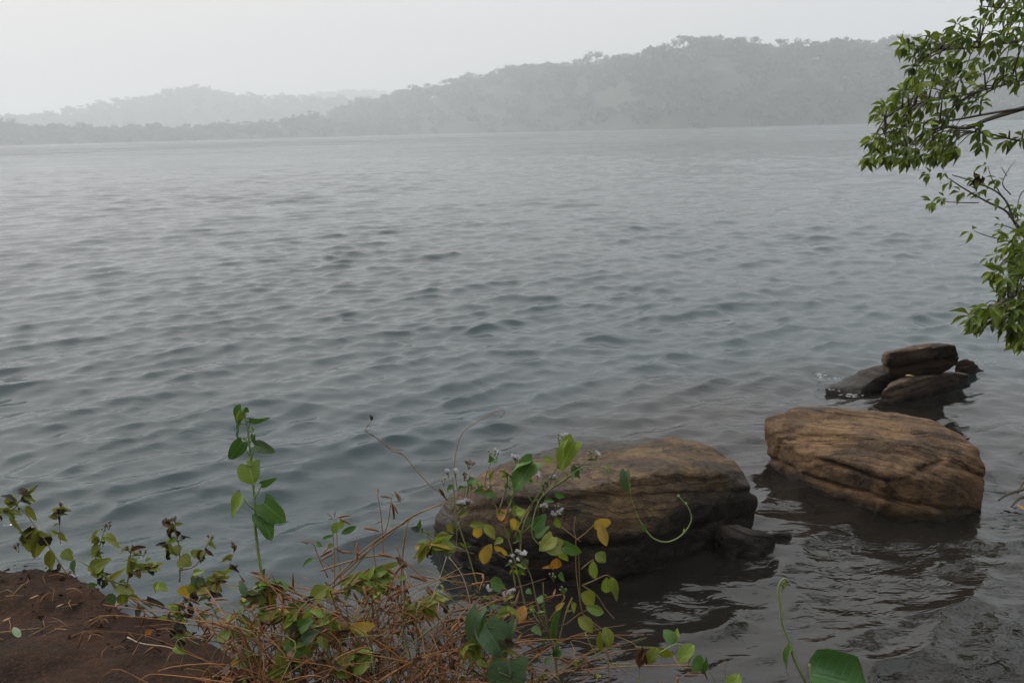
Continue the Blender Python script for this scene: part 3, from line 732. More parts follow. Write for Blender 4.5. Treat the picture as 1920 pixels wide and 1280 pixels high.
# flower heads: a tuft of fine filaments on a green cup
def floret_geo(seed, n=46, spread=1.1):
    r = random.Random(seed); mb = MB()
    for k in range(n):
        a = r.uniform(0, 6.283); e = r.uniform(0.0, spread)
        d = Vector((math.cos(a) * math.sin(e), math.sin(a) * math.sin(e), math.cos(e)))
        s = d.orthogonal().normalized() * 0.10; L = r.uniform(0.75, 1.15)
        b0 = d * 0.15; m1 = d * L * 0.6 + Vector((r.gauss(0, .06), r.gauss(0, .06), 0)); t1 = d * L + Vector((r.gauss(0, .14), r.gauss(0, .14), 0))
        mb.add([b0 - s * .6, b0 + s * .6, m1 + s, t1, m1 - s], [(0, 1, 2, 4), (4, 2, 3)])
    return mb
def cup_geo():
    mb = MB(); mb.tube([Vector((0, 0, -0.55)), Vector((0, 0, -0.3)), Vector((0, 0, 0.05)), Vector((0, 0, 0.3))], [0.08, 0.3, 0.38, 0.26], 7); return mb
_fm = {}
def floret_mesh(mat, k):
    if (mat, k) not in _fm:
        mb = floret_geo(k); _fm[(mat, k)] = mesh_data('floret', mb.v, mb.f, M[mat])
    return _fm[(mat, k)]
_cup = {}
def cup_mesh(mat):
    if mat not in _cup:
        mb = cup_geo(); _cup[mat] = mesh_data('flower_cup', mb.v, mb.f, M[mat])
    return _cup[mat]
def flower(parent, px, py, d, kind='white', n=5, r_px=9, size=6.5):
    """a small head of several flowers around a stem tip"""
    tip = P(px, py, d); s = size * d / F
    for k in range(n):
        a = random.uniform(0, 6.283); rr = random.uniform(0.25, 1.0) * r_px * d / F
        off = Vector((math.cos(a) * rr, math.sin(a) * rr * 0.6, random.uniform(-0.4, 0.7) * rr))
        up = (off * 0.9 / max(rr, 1e-5) * 0.6 + Vector((0, 0, 1)) + Vector((random.gauss(0, .2), random.gauss(0, .2), 0))).normalized()
        rot = up.to_track_quat('Z', 'Y')
        fl = 'white' if kind == 'white' else ('greyseed' if kind == 'dry' else None)
        c = bpy.data.objects.new('flower_cup', cup_mesh('bud' if kind != 'dry' else 'brown')); link(c, parent)
        c.rotation_mode = 'QUATERNION'; c.rotation_quaternion = rot; c.location = tip + off - parent_world(parent); c.scale = (s, s, s)
        if fl:
            h = bpy.data.objects.new('floret', floret_mesh(fl, random.randrange(4))); link(h, c); h.location = (0, 0, 0.15)
            h.scale = (1.15, 1.15, 1.15)
        # the little stalk under each flower
        st = tip + Vector((0, 0, -r_px * d / F * 1.3))
        v, f = tube([st, (st + tip + off) / 2 + Vector((0, 0, -0.002)), tip + off - up * s * 0.5], [0.0009, 0.0008, 0.0008], 4)
        obj('flower_stalk', v, f, M['olivestem' if kind != 'dry' else 'rust'], parent)

def pod_geo():
    mb = MB(); mb.tube([Vector((0, 0, 0)), Vector((0.12, 0, 0.0)), Vector((0.5, 0, 0.035)), Vector((0.85, 0, 0.01)), Vector((1, 0, -0.03))], [0.012, 0.07, 0.085, 0.06, 0.012], 6)
    return mesh_data('pod', mb.v, mb.f, M['pod'])
POD = pod_geo()
def pod(parent, base, direction, L):
    o = bpy.data.objects.new('pod', POD); link(o, parent); o.rotation_mode = 'QUATERNION'
    o.rotation_quaternion = direction.to_track_quat('X', 'Z'); o.location = base - parent_world(parent); o.scale = (L, L * random.uniform(0.8, 1.15), L * 0.9); return o
def ppod(parent, b, t, d, dd=0.0):
    B = P(b[0], b[1], d); T = P(t[0], t[1], d + dd); return pod(parent, B, T - B, (T - B).length)

# ------------------------------------------------------------------ 1. the upright green climber
D = 2.25
v1 = thing('vine_shoot', 'single tall green climbing shoot rising straight up against open water', 'vine', P(489, 1150, D))
pstem(v1, ZL(Z2, (292, 990), (297, 930), (303, 840), (290, 760), (272, 620), (270, 520), (262, 430), (250, 300), (240, 200), (228, 140), (215, 105)), D, 0.0055, 0.002, 'stem', sub=5, seg=7)
pstem(v1, ZL(Z2, (303, 845), (308, 800), (312, 792)), D, 0.004, 0.003, 'bark', 'withered_side_stem')
for base, tip, wpx, mt, kd, roll, dd, pet in [
    ((212, 104), (164, 166), 21, 'green', 'heart', 20, .01, (222, 118)), ((216, 118), (196, 172), 15, 'light', 'heart', -25, .0, (224, 130)),
    ((224, 100), (242, 122), 9, 'green', 'oval', 30, .0, (222, 118)), ((248, 153), (325, 160), 12, 'green', 'heart', 55, .0, (242, 190)),
    ((210, 168), (176, 234), 17, 'green', 'heart', 45, .02, (234, 165)), ((216, 246), (154, 336), 25, 'green', 'heart', -20, .0, (246, 305)),
    ((264, 218), (262, 268), 11, 'green', 'heart', 35, .0, (248, 250)), ((268, 262), (352, 294), 22, 'blue', 'heart', 25, .0, (256, 320)),
    ((262, 345), (250, 310), 18, 'light', 'heart', 20, .01, (262, 350)), ((244, 345), (264, 424), 40, 'light', 'heart', 0, -.02, (256, 335)),
    ((299, 428), (363, 412), 15, 'green', 'heart', 50, .0, (270, 490)), ((211, 478), (148, 570), 28, 'light', 'heart', 25, .0, (264, 535)),
    ((306, 508), (402, 588), 37, 'green', 'heart', 10, .0, (275, 560)), ((286, 560), (352, 650), 32, 'green', 'heart', -15, -.02, (277, 590)),
    ((236, 242), (216, 232), 6, 'light', 'oval', 0, .0, (246, 262)), ((262, 205), (258, 180), 5, 'light', 'oval', 20, 0, (242, 195))]:
    pstem(v1, [Z2(*pet), ((Z2(*pet)[0] + Z2(*base)[0]) / 2, (Z2(*pet)[1] + Z2(*base)[1]) / 2 + 2), Z2(*base)], D, 0.0022, 0.0014, 'stem', 'petiole', 4, 3)
    pleaf(v1, kd, mt, Z2(*base), Z2(*tip), wpx * (1.0 if kd == 'oval' else 1.08), D, dd, roll)

# ------------------------------------------------------------------ 2. wilting weeds along the bank edge (left)
def extra_leaves(o, stems, d, kinds, n, smin, smax):
    for s in stems:
        if len(s) < 3: continue
        for _ in range(random.randrange(n // 2, n + 1)):
            i_ = random.randrange(1, len(s) - 1); f_ = random.random()
            x = s[i_][0] + (s[i_ + 1][0] - s[i_][0]) * f_; y = s[i_][1] + (s[i_ + 1][1] - s[i_][1]) * f_
            L = random.uniform(smin, smax); a = random.uniform(-0.5, 3.64); mt, kd = random.choice(kinds)
            pleaf(o, kd, mt, (x, y), (x + L * math.cos(a), y + L * math.sin(a)), L * random.uniform(.35, .6), d, random.uniform(-.02, .02), random.uniform(-50, 50))
def weed(label, d, stems, leaves, heads, mat='olivestem', r=0.0026):
    x, y = stems[0][0][:2]
    o = thing('wilting_weed', label, 'weed', P(x, y, d), 'wilting weeds along the bank edge')
    for s in stems: pstem(o, s, d, r, r * 0.5, mat, wig=0.002)
    for (b, t, wp, mt, kd, rl) in leaves: pleaf(o, kd, mt, b, t, wp, d, random.uniform(-.03, .03), rl)
    extra_leaves(o, stems, d, (('olive', 'serrate'), ('olive', 'serrate'), ('purple', 'dry1'), ('olive', 'dry2'), ('light', 'serrate'), ('olive', 'serrate'), ('brown', 'dry3')), 13, 11, 27)
    for (x, y, k, n) in heads: flower(o, x, y, d, k, n, 7, 4.5)
    return o
def zl(Zf, L): return [(Zf(*b), Zf(*t), wp, mt, kd, rl) for (b, t, wp, mt, kd, rl) in L]
weed('leftmost drooping weed leaning out past the corner of the earth bank', 2.75,
     [ZL(Z1, (480, 740), (420, 660), (340, 530), (270, 430), (220, 360), (160, 280), (100, 215), (60, 180)), ZL(Z1, (210, 340), (160, 380), (130, 400)), ZL(Z1, (110, 220), (60, 240), (10, 250)), ZL(Z1, (100, 215), (130, 170), (150, 140))],
     zl(Z1, [((90, 175), (20, 200), 20, 'olive', 'serrate', 10), ((80, 160), (60, 240), 22, 'olive', 'serrate', 0), ((90, 190), (10, 150), 16, 'purple', 'serrate', 40), ((60, 240), (120, 400), 12, 'olive', 'lance', 30),
         ((160, 215), (215, 310), 14, 'olive', 'serrate', 30), ((110, 120), (175, 155), 14, 'purple', 'serrate', 10), ((215, 350), (140, 520), 34, 'olive', 'serrate', 10), ((240, 370), (215, 540), 38, 'olive', 'serrate', -25), ((250, 400), (300, 470), 26, 'purple', 'serrate', 20),
         ((300, 480), (310, 610), 20, 'olive', 'serrate', 0), ((380, 480), (440, 540), 24, 'olive', 'serrate', 0), ((190, 330), (150, 430), 20, 'purple', 'dry1', 0), ((450, 540), (440, 640), 18, 'blue', 'serrate', 50), ((20, 240), (-40, 270), 18, 'olive', 'serrate', 10), ((340, 590), (330, 660), 18, 'purple', 'dry2', 10)]),
     [Z1(150, 130) + ('dry', 4), Z1(110, 470) + ('dry', 3)])
weed('thin brown stalk with one dried seed head near the left edge', 2.75, [ZL(Z1, (365, 440), (360, 380), (348, 280), (350, 215))],
     zl(Z1, [((350, 265), (305, 272), 8, 'brown', 'dry3', 0), ((352, 255), (372, 262), 6, 'brown', 'dry1', 0)]), [Z1(350, 215) + ('dry', 3)], 'rust', 0.0014)
weed('sprawling weed with yellow-green curled leaves hanging over the bank edge', 2.5,
     [ZL(Z1, (1010, 930), (900, 850), (800, 780), (700, 690), (600, 630), (540, 590), (470, 545)), ZL(Z1, (770, 690), (650, 650), (600, 560))],
     zl(Z1, [((540, 590), (640, 540), 30, 'olive', 'serrate', 20), ((560, 580), (610, 640), 34, 'olive', 'serrate', -15), ((660, 660), (745, 600), 14, 'olive', 'serrate', 20), ((680, 740), (660, 840), 22, 'blue', 'serrate', 10),
         ((700, 700), (800, 740), 28, 'olive', 'serrate', 0), ((730, 740), (740, 820), 24, 'olive', 'serrate', 0), ((860, 790), (970, 810), 22, 'purple', 'dry2', 0), ((860, 830), (810, 880), 20, 'purple', 'dry1', 20), ((930, 880), (890, 960), 22, 'blue', 'dry3', 0), ((960, 890), (1020, 900), 20, 'purple', 'dry2', 0),
         ((520, 690), (590, 700), 12, 'blue', 'serrate', 40), ((610, 660), (640, 720), 18, 'purple', 'dry1', 0), ((720, 690), (750, 650), 12, 'green', 'serrate', 20)]), [])
weed('weed with a pale seed head above two hanging pointed leaves', 2.55, [ZL(Z1, (545, 590), (575, 520), (600, 440), (622, 370))],
     zl(Z1, [((600, 360), (525, 440), 12, 'olive', 'lance', 30), ((640, 380), (710, 460), 17, 'olive', 'serrate', 10), ((590, 440), (530, 510), 9, 'light', 'lance', 20), ((610, 420), (650, 410), 9, 'light', 'lance', 20)]), [Z1(625, 345) + ('bud', 4), Z1(650, 335) + ('dry', 3)])
weed('slender weed with upright narrow leaf and spreading light green leaves', 2.5, [ZL(Z1, (755, 700), (770, 620), (778, 540), (782, 470)), ZL(Z1, (780, 600), (860, 580), (960, 570))],
     zl(Z1, [((775, 640), (780, 520), 13, 'olive', 'lance', 20), ((790, 590), (880, 570), 12, 'light', 'lance', 20), ((830, 600), (970, 560), 18, 'olive', 'serrate', 15), ((900, 590), (960, 600), 14, 'olive', 'serrate', 0), ((905, 590), (915, 630), 16, 'purple', 'dry1', 0), ((870, 550), (910, 530), 7, 'light', 'lance', 0), ((820, 600), (840, 640), 12, 'brown', 'dry2', 0)]), [Z1(782, 475) + ('dry', 3), Z1(855, 500) + ('dry', 2)])
weed('weed topped by three dark dried flower clusters', 2.45, [ZL(Z1, (1075, 680), (1080, 560), (1070, 450), (1045, 360), (1030, 310)), ZL(Z1, (1072, 480), (1020, 470), (1000, 450)), ZL(Z1, (1060, 430), (1100, 410)), ZL(Z1, (1080, 600), (1180, 570), (1255, 430))],
     zl(Z1, [((1040, 330), (1000, 370), 8, 'olive', 'lance', 0), ((1045, 330), (1100, 325), 7, 'olive', 'lance', 20), ((1030, 460), (1000, 500), 12, 'olive', 'serrate', 0), ((1000, 480), (1020, 560), 11, 'purple', 'dry1', 10), ((1060, 450), (1070, 510), 16, 'olive', 'serrate', 0), ((1080, 520), (1150, 570), 32, 'olive', 'serrate', 0),
         ((1150, 520), (1200, 480), 18, 'olive', 'serrate', 10), ((1210, 480), (1200, 560), 20, 'brown', 'dry3', 0), ((1240, 490), (1210, 550), 16, 'olive', 'serrate', 40), ((1250, 440), (1215, 425), 7, 'olive', 'lance', 0), ((1250, 440), (1290, 450), 7, 'olive', 'lance', 0), ((1090, 415), (1120, 400), 9, 'purple', 'dry1', 0)]),
     [Z1(1010, 310) + ('dry', 5), Z1(1050, 295) + ('dry', 4), Z1(995, 455) + ('dry', 4), Z1(1258, 410) + ('dry', 4)])
weed('bushy weed with a drooping yellow leaf and a rolled green leaf', 2.4, [ZL(Z1, (1330, 960), (1290, 860), (1240, 760), (1190, 660), (1180, 610)), ZL(Z1, (1230, 740), (1280, 680), (1330, 640)), ZL(Z1, (1000, 870), (1080, 800), (1150, 790))],
     zl(Z1, [((1110, 690), (1120, 790), 32, 'yellow', 'serrate', 10), ((1150, 680), (1170, 760), 24, 'olive', 'serrate', 10), ((1280, 640), (1380, 655), 15, 'light', 'heart', 45), ((1280, 625), (1365, 622), 10, 'light', 'oval', 55), ((1250, 650), (1290, 720), 22, 'olive', 'serrate', 10), ((1200, 640), (1190, 720), 26, 'blue', 'serrate', 0), ((1210, 700), (1260, 760), 28, 'olive', 'serrate', 0),
         ((1160, 620), (1220, 610), 14, 'light', 'serrate', 20), ((1220, 740), (1320, 750), 26, 'purple', 'dry1', 0), ((1170, 730), (1160, 800), 22, 'purple', 'dry3', 0), ((1270, 700), (1310, 720), 16, 'yellow', 'oval', 0), ((1210, 880), (1190, 930), 20, 'blue', 'oval', 20), ((940, 690), (1000, 720), 20, 'light', 'serrate', 0), ((960, 680), (920, 745), 18, 'light', 'serrate', 20), ((1140, 800), (1150, 880), 16, 'purple', 'dry2', 0)]),
     [Z1(1200, 650) + ('bud', 5), Z1(1230, 690) + ('bud', 4), Z1(1180, 690) + ('bud', 4)])
weed('thin leaning brown stalk ending in a small dried head', 2.35, [ZL(Z1, (1300, 760), (1320, 700), (1350, 630), (1385, 560), (1405, 490))], zl(Z1, [((1405, 500), (1420, 440), 7, 'brown', 'dry1', 0), ((1410, 480), (1395, 450), 5, 'brown', 'dry2', 0)]), [Z1(1412, 455) + ('dry', 3)], 'rust', 0.0014)
weed('low dark withered weed where the bank corner meets the dry stems', 2.2, [ZL(Z1, (1200, 1060), (1100, 1000), (1040, 930), (1000, 880)), ZL(Z1, (1120, 1010), (1090, 900), (1060, 820))],
     zl(Z1, [((1050, 920), (1110, 950), 22, 'purple', 'dry1', 0), ((1060, 1010), (1120, 1060), 20, 'purple', 'dry2', 0), ((1020, 960), (1060, 1020), 18, 'purple', 'dry3', 0), ((1130, 860), (1140, 900), 14, 'purple', 'dry1', 0), ((1080, 820), (1070, 870), 8, 'purple', 'dry3', 0), ((980, 970), (930, 990), 14, 'rust' if False else 'brown', 'dry2', 0), ((920, 975), (850, 990), 14, 'orange', 'dry1', 10)]), [])

# ------------------------------------------------------------------ 3. dry brown legume with pods
def dry_plant(label, d, stems, pods, mat='rust', r=0.0022, leaves=()):
    x, y = stems[0][0][:2]
    o = thing('dry_plant', label, 'dead plant', P(x, y, d), 'dry podded stems at the bank edge')
    for s in stems: pstem(o, s, d, r, r * 0.55, mat, wig=0.002)
    for (b, t) in pods: ppod(o, b, t, d + random.uniform(-.02, .02), random.uniform(-.02, .02))
    for (b, t, wp, mt, kd, rl) in leaves: pleaf(o, kd, mt, b, t, wp, d, random.uniform(-.02, .02), rl)
    return o
def zp(Zf, L): return [(Zf(*a), Zf(*b)) for a, b in L]
dry_plant('long arching bundle of rust brown stems reaching from the tangle to the boulder', 2.25,
     [ZL(Z3, (-70, 870), (0, 790), (50, 740), (100, 690), (200, 618), (310, 540), (420, 490), (512, 470)), ZL(Z3, (-60, 850), (30, 770), (110, 700), (210, 625), (300, 552), (410, 498), (500, 478)), ZL(Z3, (-90, 780), (0, 742), (150, 720), (270, 738), (360, 795), (470, 822), (600, 840)), ZL(Z3, (-40, 860), (60, 760), (160, 640), (280, 570), (330, 530), (390, 500))],
     zp(Z3, [((100, 590), (170, 605)), ((0, 695), (48, 705)), ((70, 655), (72, 740)), ((300, 800), (380, 830)), ((160, 705), (225, 718)), ((60, 690), (95, 720))]), 'straw', 0.0026)
dry_plant('upright pair of dry stalks with pods above the left end of the arch', 2.3,
     [ZL(Z3, (190, 720), (180, 620), (175, 520), (165, 420)), ZL(Z3, (190, 640), (205, 560), (225, 470), (232, 440)), ZL(Z3, (160, 800), (150, 690), (160, 600))],
     zp(Z3, [((172, 450), (222, 458)), ((235, 425), (265, 465)), ((240, 440), (262, 478)), ((225, 480), (235, 555)), ((232, 490), (252, 530)), ((160, 415), (168, 435)), ((180, 560), (150, 575))]), 'rust', 0.0018)
dry_plant('straight straw stalks standing under the arch at its right side', 2.2,
     [ZL(Z3, (280, 1060), (283, 900), (275, 720), (290, 580), (320, 540)), ZL(Z3, (295, 1060), (290, 880), (270, 740), (240, 660)), ZL(Z3, (270, 1050), (262, 900), (268, 760), (285, 600))],
     zp(Z3, [((190, 975), (250, 930)), ((255, 920), (270, 1000)), ((220, 960), (300, 985)), ((300, 900), (310, 960)), ((350, 800), (385, 830))]), 'straw', 0.0026)
dry_plant('dry stalk with a crown of dark pods and a few green leaves left', 2.3,
     [ZL(Z2, (640, 900), (632, 800), (625, 700), (622, 600)), ZL(Z2, (612, 860), (605, 740), (600, 600)), ZL(Z2, (580, 830), (545, 740), (520, 680), (490, 675)), ZL(Z2, (560, 720), (600, 690)), ZL(Z2, (600, 800), (570, 760), (540, 760))],
     zp(Z2, [((600, 570), (575, 550)), ((610, 570), (615, 545)), ((625, 570), (680, 562)), ((630, 575), (680, 600)), ((605, 575), (585, 580)), ((600, 710), (548, 740)), ((605, 725), (552, 755)), ((630, 715), (688, 722)), ((610, 700), (655, 725)), ((500, 680), (465, 675)), ((495, 672), (490, 690)), ((700, 700), (710, 670))]), 'rust', 0.0018,
     zl(Z2, [((625, 590), (600, 640), 16, 'light', 'oval', 0), ((630, 590), (655, 610), 14, 'light', 'oval', 0), ((640, 640), (708, 612), 13, 'green', 'oval', 30), ((560, 660), (600, 650), 8, 'green', 'oval', 30), ((535, 745), (465, 768), 9, 'green', 'oval', 30), ((580, 700), (610, 685), 9, 'olive', 'oval', 0), ((530, 680), (550, 690), 9, 'green', 'oval', 20)]))
dry_plant('long thin curling tendril with a knob of seed at its raised tip', 2.3,
     [ZL(Z3, (470, 470), (450, 445), (400, 405), (335, 340), (270, 262), (200, 222), (150, 185), (115, 165), (108, 145), (130, 118), (134, 105)), ZL(Z3, (275, 265), (220, 245), (170, 205), (125, 170))],
     [], 'straw', 0.0016, zl(Z3, [((432, 418), (465, 460), 9, 'brown', 'dry1', 0), ((134, 112), (130, 92), 7, 'brown', 'dry2', 0), ((134, 112), (140, 95), 6, 'brown', 'dry3', 30)]))
dry_plant('tall thin tendril bowing right with a hooked tip above the boulder', 2.3,
     [ZL(Z3, (520, 420), (508, 330), (512, 260), (530, 190), (570, 145), (640, 100), (690, 72), (715, 68), (724, 85), (712, 100), (706, 94))], [], 'straw', 0.0014)
dry_plant('pale bleached twigs slanting through the gap beside the boulder', 2.15,
     [ZL(Z3, (575, 990), (575, 960), (565, 890), (530, 790), (475, 722)), ZL(Z3, (455, 1112), (500, 1068), (535, 1030), (590, 960)), ZL(Z3, (395, 930), (430, 830), (470, 720))], [], 'twig', 0.002)
dry_plant('wiry dry vine looping over the boulder edge beside the white flowers', 2.25,
     [ZL(Z3, (590, 1000), (620, 880), (500, 820), (440, 740), (430, 640)), ZL(Z3, (480, 500), (510, 560), (515, 640), (500, 700), (460, 720), (430, 650)), ZL(Z3, (490, 520), (520, 430), (500, 420)), ZL(Z3, (470, 940), (480, 1020), (540, 1160), (590, 1220)), ZL(Z3, (370, 620), (430, 660), (500, 680), (590, 700))],
     zp(Z3, [((590, 890), (550, 900)), ((600, 900), (560, 920)), ((520, 860), (545, 840))]), 'olivestem', 0.0018, zl(Z3, [((540, 890), (580, 920), 18, 'brown', 'dry2', 0), ((500, 760), (520, 800), 9, 'brown', 'dry1', 0), ((560, 830), (590, 860), 10, 'purple', 'dry3', 0), ((470, 930), (460, 980), 12, 'purple', 'dry1', 0), ((500, 1000), (520, 1060), 14, 'purple', 'dry2', 0), ((480, 570), (495, 620), 14, 'olive', 'serrate', 20)]))

# the tangle nobody could count: thin stems, pods and withered scraps over the bank edge
def tangle(label, x0, x1, n, top, d0, d1, mat, seed, pods=0, scraps=0):
    r = random.Random(seed); mb = MB(); pb = MB(); sb = MB()
    def prof(x): return float(np.interp(x, [p[0] for p in top], [p[1] for p in top]))
    for k in range(n):
        x = r.uniform(x0, x1); d = r.uniform(d0, d1); yb = 1340 + r.uniform(-40, 60)
        y1 = prof(x) + abs(r.gauss(0, 1)) * 55; x2 = x + r.gauss(0, 140)
        y1 = min(y1, 1330)
        pts = [P(x, yb, d), P(x + (x2 - x) * .2 + r.gauss(0, 28), yb + (y1 - yb) * .4, d + r.gauss(0, .04)), P(x + (x2 - x) * .55 + r.gauss(0, 30), yb + (y1 - yb) * .8, d + r.gauss(0, .05)), P(x2, y1 + r.uniform(-10, 30), d + r.gauss(0, .07))]
        if r.random() < 0.35: pts.append(P(x2 + r.gauss(0, 50), y1 + r.uniform(10, 70), d + r.gauss(0, .07)))
        ln = smooth_line(pts, 4); w = r.uniform(0.0010, 0.0027)
        mb.tube(ln, taper(len(ln), w, w * 0.5), 4)
        for q in range(r.randrange(0, 1 + int(pods))):
            b = ln[r.randrange(len(ln) // 3, len(ln))]
            dr = Vector((r.gauss(0, 1), r.gauss(0, .6), r.gauss(-.3, .8))).normalized(); L = r.uniform(0.025, 0.05)
            pb.tube([b, b + dr * L * .15, b + dr * L * .5 + Vector((0, 0, .001)), b + dr * L], [.0008, .0030, .0033, .0007], 5)
        for q in range(r.randrange(0, 1 + int(scraps))):
            b = ln[r.randrange(len(ln) // 3, len(ln))]
            L = r.uniform(0.015, 0.04); X = Vector((r.gauss(0, 1), r.gauss(0, 1), r.gauss(-.5, .8))).normalized(); Y = X.orthogonal().normalized(); Zz = X.cross(Y)
            V, Fc = crumple('oval', r.randrange(9)); sb.add([b + X * (L * x_) + Y * (L * .7 * y_) + Zz * (L * z_) for x_, y_, z_ in V], Fc)
    o = obj('dry_stem_tangle', mb.v, mb.f, M[mat]); tag(o, label, None, None, 'stuff')
    return o, pb, sb
TOP = [(380, 1215), (440, 1180), (520, 1150), (600, 1100), (660, 1085), (720, 1100), (780, 1120), (860, 1170), (930, 1200), (1010, 1240), (1100, 1270)]
tg, pb, sb = tangle('rust brown mesh of dead stems covering the bank edge', 430, 980, 225, [(p[0], p[1] - 40) for p in TOP], 1.98, 2.35, 'rust', 5, 4, 1)
tag(obj('dry_pods', pb.v, pb.f, M['pod']), 'dry brown pods caught all through the dead stems', None, None, 'stuff')
tag(obj('withered_leaves', sb.v, sb.f, M['brown']), 'shrivelled brown leaves among the dead stems', None, None, 'stuff')
tg, pb, sb = tangle('straw coloured thin stems laced through the dead tangle', 400, 1120, 70, [(p[0], p[1] - 20) for p in TOP], 1.95, 2.3, 'straw', 6, 1, 1)
tag(obj('withered_leaves', sb.v, sb.f, M['purple']), 'dark shrivelled leaves low in the tangle', None, None, 'stuff')
tg, pb, sb = tangle('greenish living stems threaded through the dead tangle', 380, 1100, 60, [(p[0], p[1] - 30) for p in TOP], 1.95, 2.3, 'olivestem', 7, 0, 2)
tag(obj('low_foliage', sb.v, sb.f, M['olive']), 'small crumpled olive leaves all through the tangle', None, None, 'stuff')
tg, pb, sb = tangle('matted dead stalks lying low at the foot of the tangle', 330, 820, 60, [(330, 1255), (450, 1225), (600, 1195), (760, 1200), (820, 1230)], 1.9, 2.1, 'rust', 8, 1, 3)
tag(obj('withered_leaves', sb.v, sb.f, M['brown']), 'crumpled leaves in the low matted stalks', None, None, 'stuff')

# ------------------------------------------------------------------ 4. green ground vines low in the tangle
def creeper(label, d, stems, leaves, mat='olivestem', r=0.002, name='creeping_vine'):
    x, y = stems[0][0][:2]
    o = thing(name, label, 'vine', P(x, y, d), 'leafy vines at the bank edge')
    r *= 0.8
    for s in stems: pstem(o, s, d, r, r * 0.6, mat, wig=0.0015)
    if y > 1120 and x < 1000: extra_leaves(o, stems, d - .02, (('olive', 'oval'), ('light', 'oval'), ('olive', 'serrate'), ('green', 'oval'), ('light', 'heart'), ('olive', 'heart'), ('light', 'serrate'), ('yellow', 'oval'), ('brown', 'dry1')), 19, 18, 46)
    for L in leaves:
        b, t, wp, mt, kd, rl = L[:6]; pleaf(o, kd, mt, b, t, wp, d - 0.03 + (L[6] if len(L) > 6 else 0), random.uniform(-.02, .02), rl)
    return o
creeper('low green vine with broad leaves under the tall climbing shoot', 2.12,
     [ZL(Z2, (330, 1330), (240, 1230), (200, 1100), (210, 1000), (240, 900)), ZL(Z2, (200, 1100), (150, 1050)), ZL(Z2, (230, 1200), (330, 1000), (350, 860), (320, 845)), ZL(Z2, (210, 930), (270, 905), (350, 865))],
     zl(Z2, [((200, 1000), (122, 1005), 24, 'light', 'oval', 20), ((165, 1060), (102, 1090), 24, 'light', 'oval', 10), ((165, 1100), (150, 1045), 16, 'green', 'oval', 10), ((170, 1090), (205, 1040), 17, 'green', 'oval', 0), ((185, 1150), (262, 1150), 28, 'green', 'serrate', 0), ((190, 1190), (240, 1200), 20, 'green', 'serrate', 20), ((235, 910), (212, 850), 15, 'blue', 'oval', 10),
         ((225, 1060), (285, 1010), 26, 'olive', 'serrate', 0), ((240, 1080), (300, 1060), 20, 'olive', 'oval', 0), ((290, 1000), (372, 975), 20, 'olive', 'oval', 0), ((285, 855), (325, 860), 14, 'light', 'oval', 0), ((205, 940), (230, 925), 14, 'light', 'oval', 0), ((20, 1010), (70, 990), 16, 'blue', 'oval', 20), ((230, 950), (260, 975), 9, 'yellow', 'oval', 0)]), 'straw', 0.0024)
creeper('low vine with a long upright leaf and yellowed leaf at the bottom', 2.02,
     [ZL(Z2, (380, 1330), (370, 1270), (395, 1180), (420, 1090)), ZL(Z2, (390, 1240), (460, 1150), (480, 1050), (440, 985), (400, 970)), ZL(Z2, (385, 985), (500, 975), (540, 960), (600, 1010), (690, 1050))],
     zl(Z2, [((375, 1260), (385, 1110), 38, 'olive', 'serrate', 15), ((405, 1110), (472, 1160), 28, 'green', 'oval', 20), ((455, 1050), (515, 1010), 28, 'green', 'serrate', 10), ((470, 1110), (540, 1050), 26, 'blue', 'serrate', 10), ((385, 1240), (378, 1180), 14, 'light', 'oval', 30), ((350, 1280), (410, 1210), 26, 'yellow', 'oval', 20), ((400, 1270), (440, 1250), 16, 'light', 'oval', 10), ((540, 1080), (580, 1130), 16, 'olive', 'oval', 0), ((330, 1260), (380, 1225), 10, 'light', 'lance', 0)]), 'straw', 0.0022)
creeper('vine carrying a single standing yellow leaf above the dead stems', 2.1,
     [ZL(Z2, (560, 1250), (530, 1120), (525, 1040), (540, 1000)), ZL(Z2, (540, 1000), (600, 1010), (650, 1045), (700, 1060)), ZL(Z2, (520, 980), (430, 970), (380, 985))],
     zl(Z2, [((515, 955), (560, 1040), 25, 'yellow', 'oval', 0), ((698, 1065), (757, 1050), 20, 'yellow', 'oval', 10), ((640, 1025), (690, 1055), 12, 'yellow', 'oval', 30), ((525, 915), (585, 865), 30, 'olive', 'heart', 0), ((575, 910), (610, 880), 20, 'olive', 'oval', 20), ((560, 1040), (600, 1030), 14, 'light', 'oval', 0)]), 'straw', 0.002)
creeper('vine with a pair of large light green leaves low in the middle', 2.0,
     [ZL(Z2, (720, 1330), (690, 1260), (690, 1200), (700, 1150))],
     zl(Z2, [((698, 1160), (586, 1205), 32, 'light', 'oval', 0), ((695, 1190), (652, 1230), 24, 'light', 'oval', 20), ((690, 1235), (758, 1165), 30, 'light', 'oval', -10), ((600, 1180), (660, 1150), 12, 'light', 'oval', 20)]), 'stem', 0.002)
creeper('sprig with two small very pale leaves raised like a butterfly', 2.2,
     [ZL(Z2, (760, 960), (756, 890), (750, 840))],
     zl(Z2, [((750, 835), (714, 808), 9, 'light', 'oval', 0), ((750, 835), (774, 786), 12, 'light', 'oval', 0)]), 'stem', 0.0015)
creeper('leafy sprig with folded olive leaves right of the butterfly sprig', 2.22,
     [ZL(Z2, (800, 960), (790, 850), (790, 800)), ZL(Z2, (680, 900), (670, 860), (680, 830))],
     zl(Z2, [((785, 815), (835, 795), 20, 'light', 'oval', 0), ((800, 830), (862, 838), 22, 'light', 'oval', 10), ((650, 860), (700, 825), 22, 'light', 'oval', 0), ((880, 835), (910, 825), 10, 'light', 'oval', 0)]), 'straw', 0.0016)
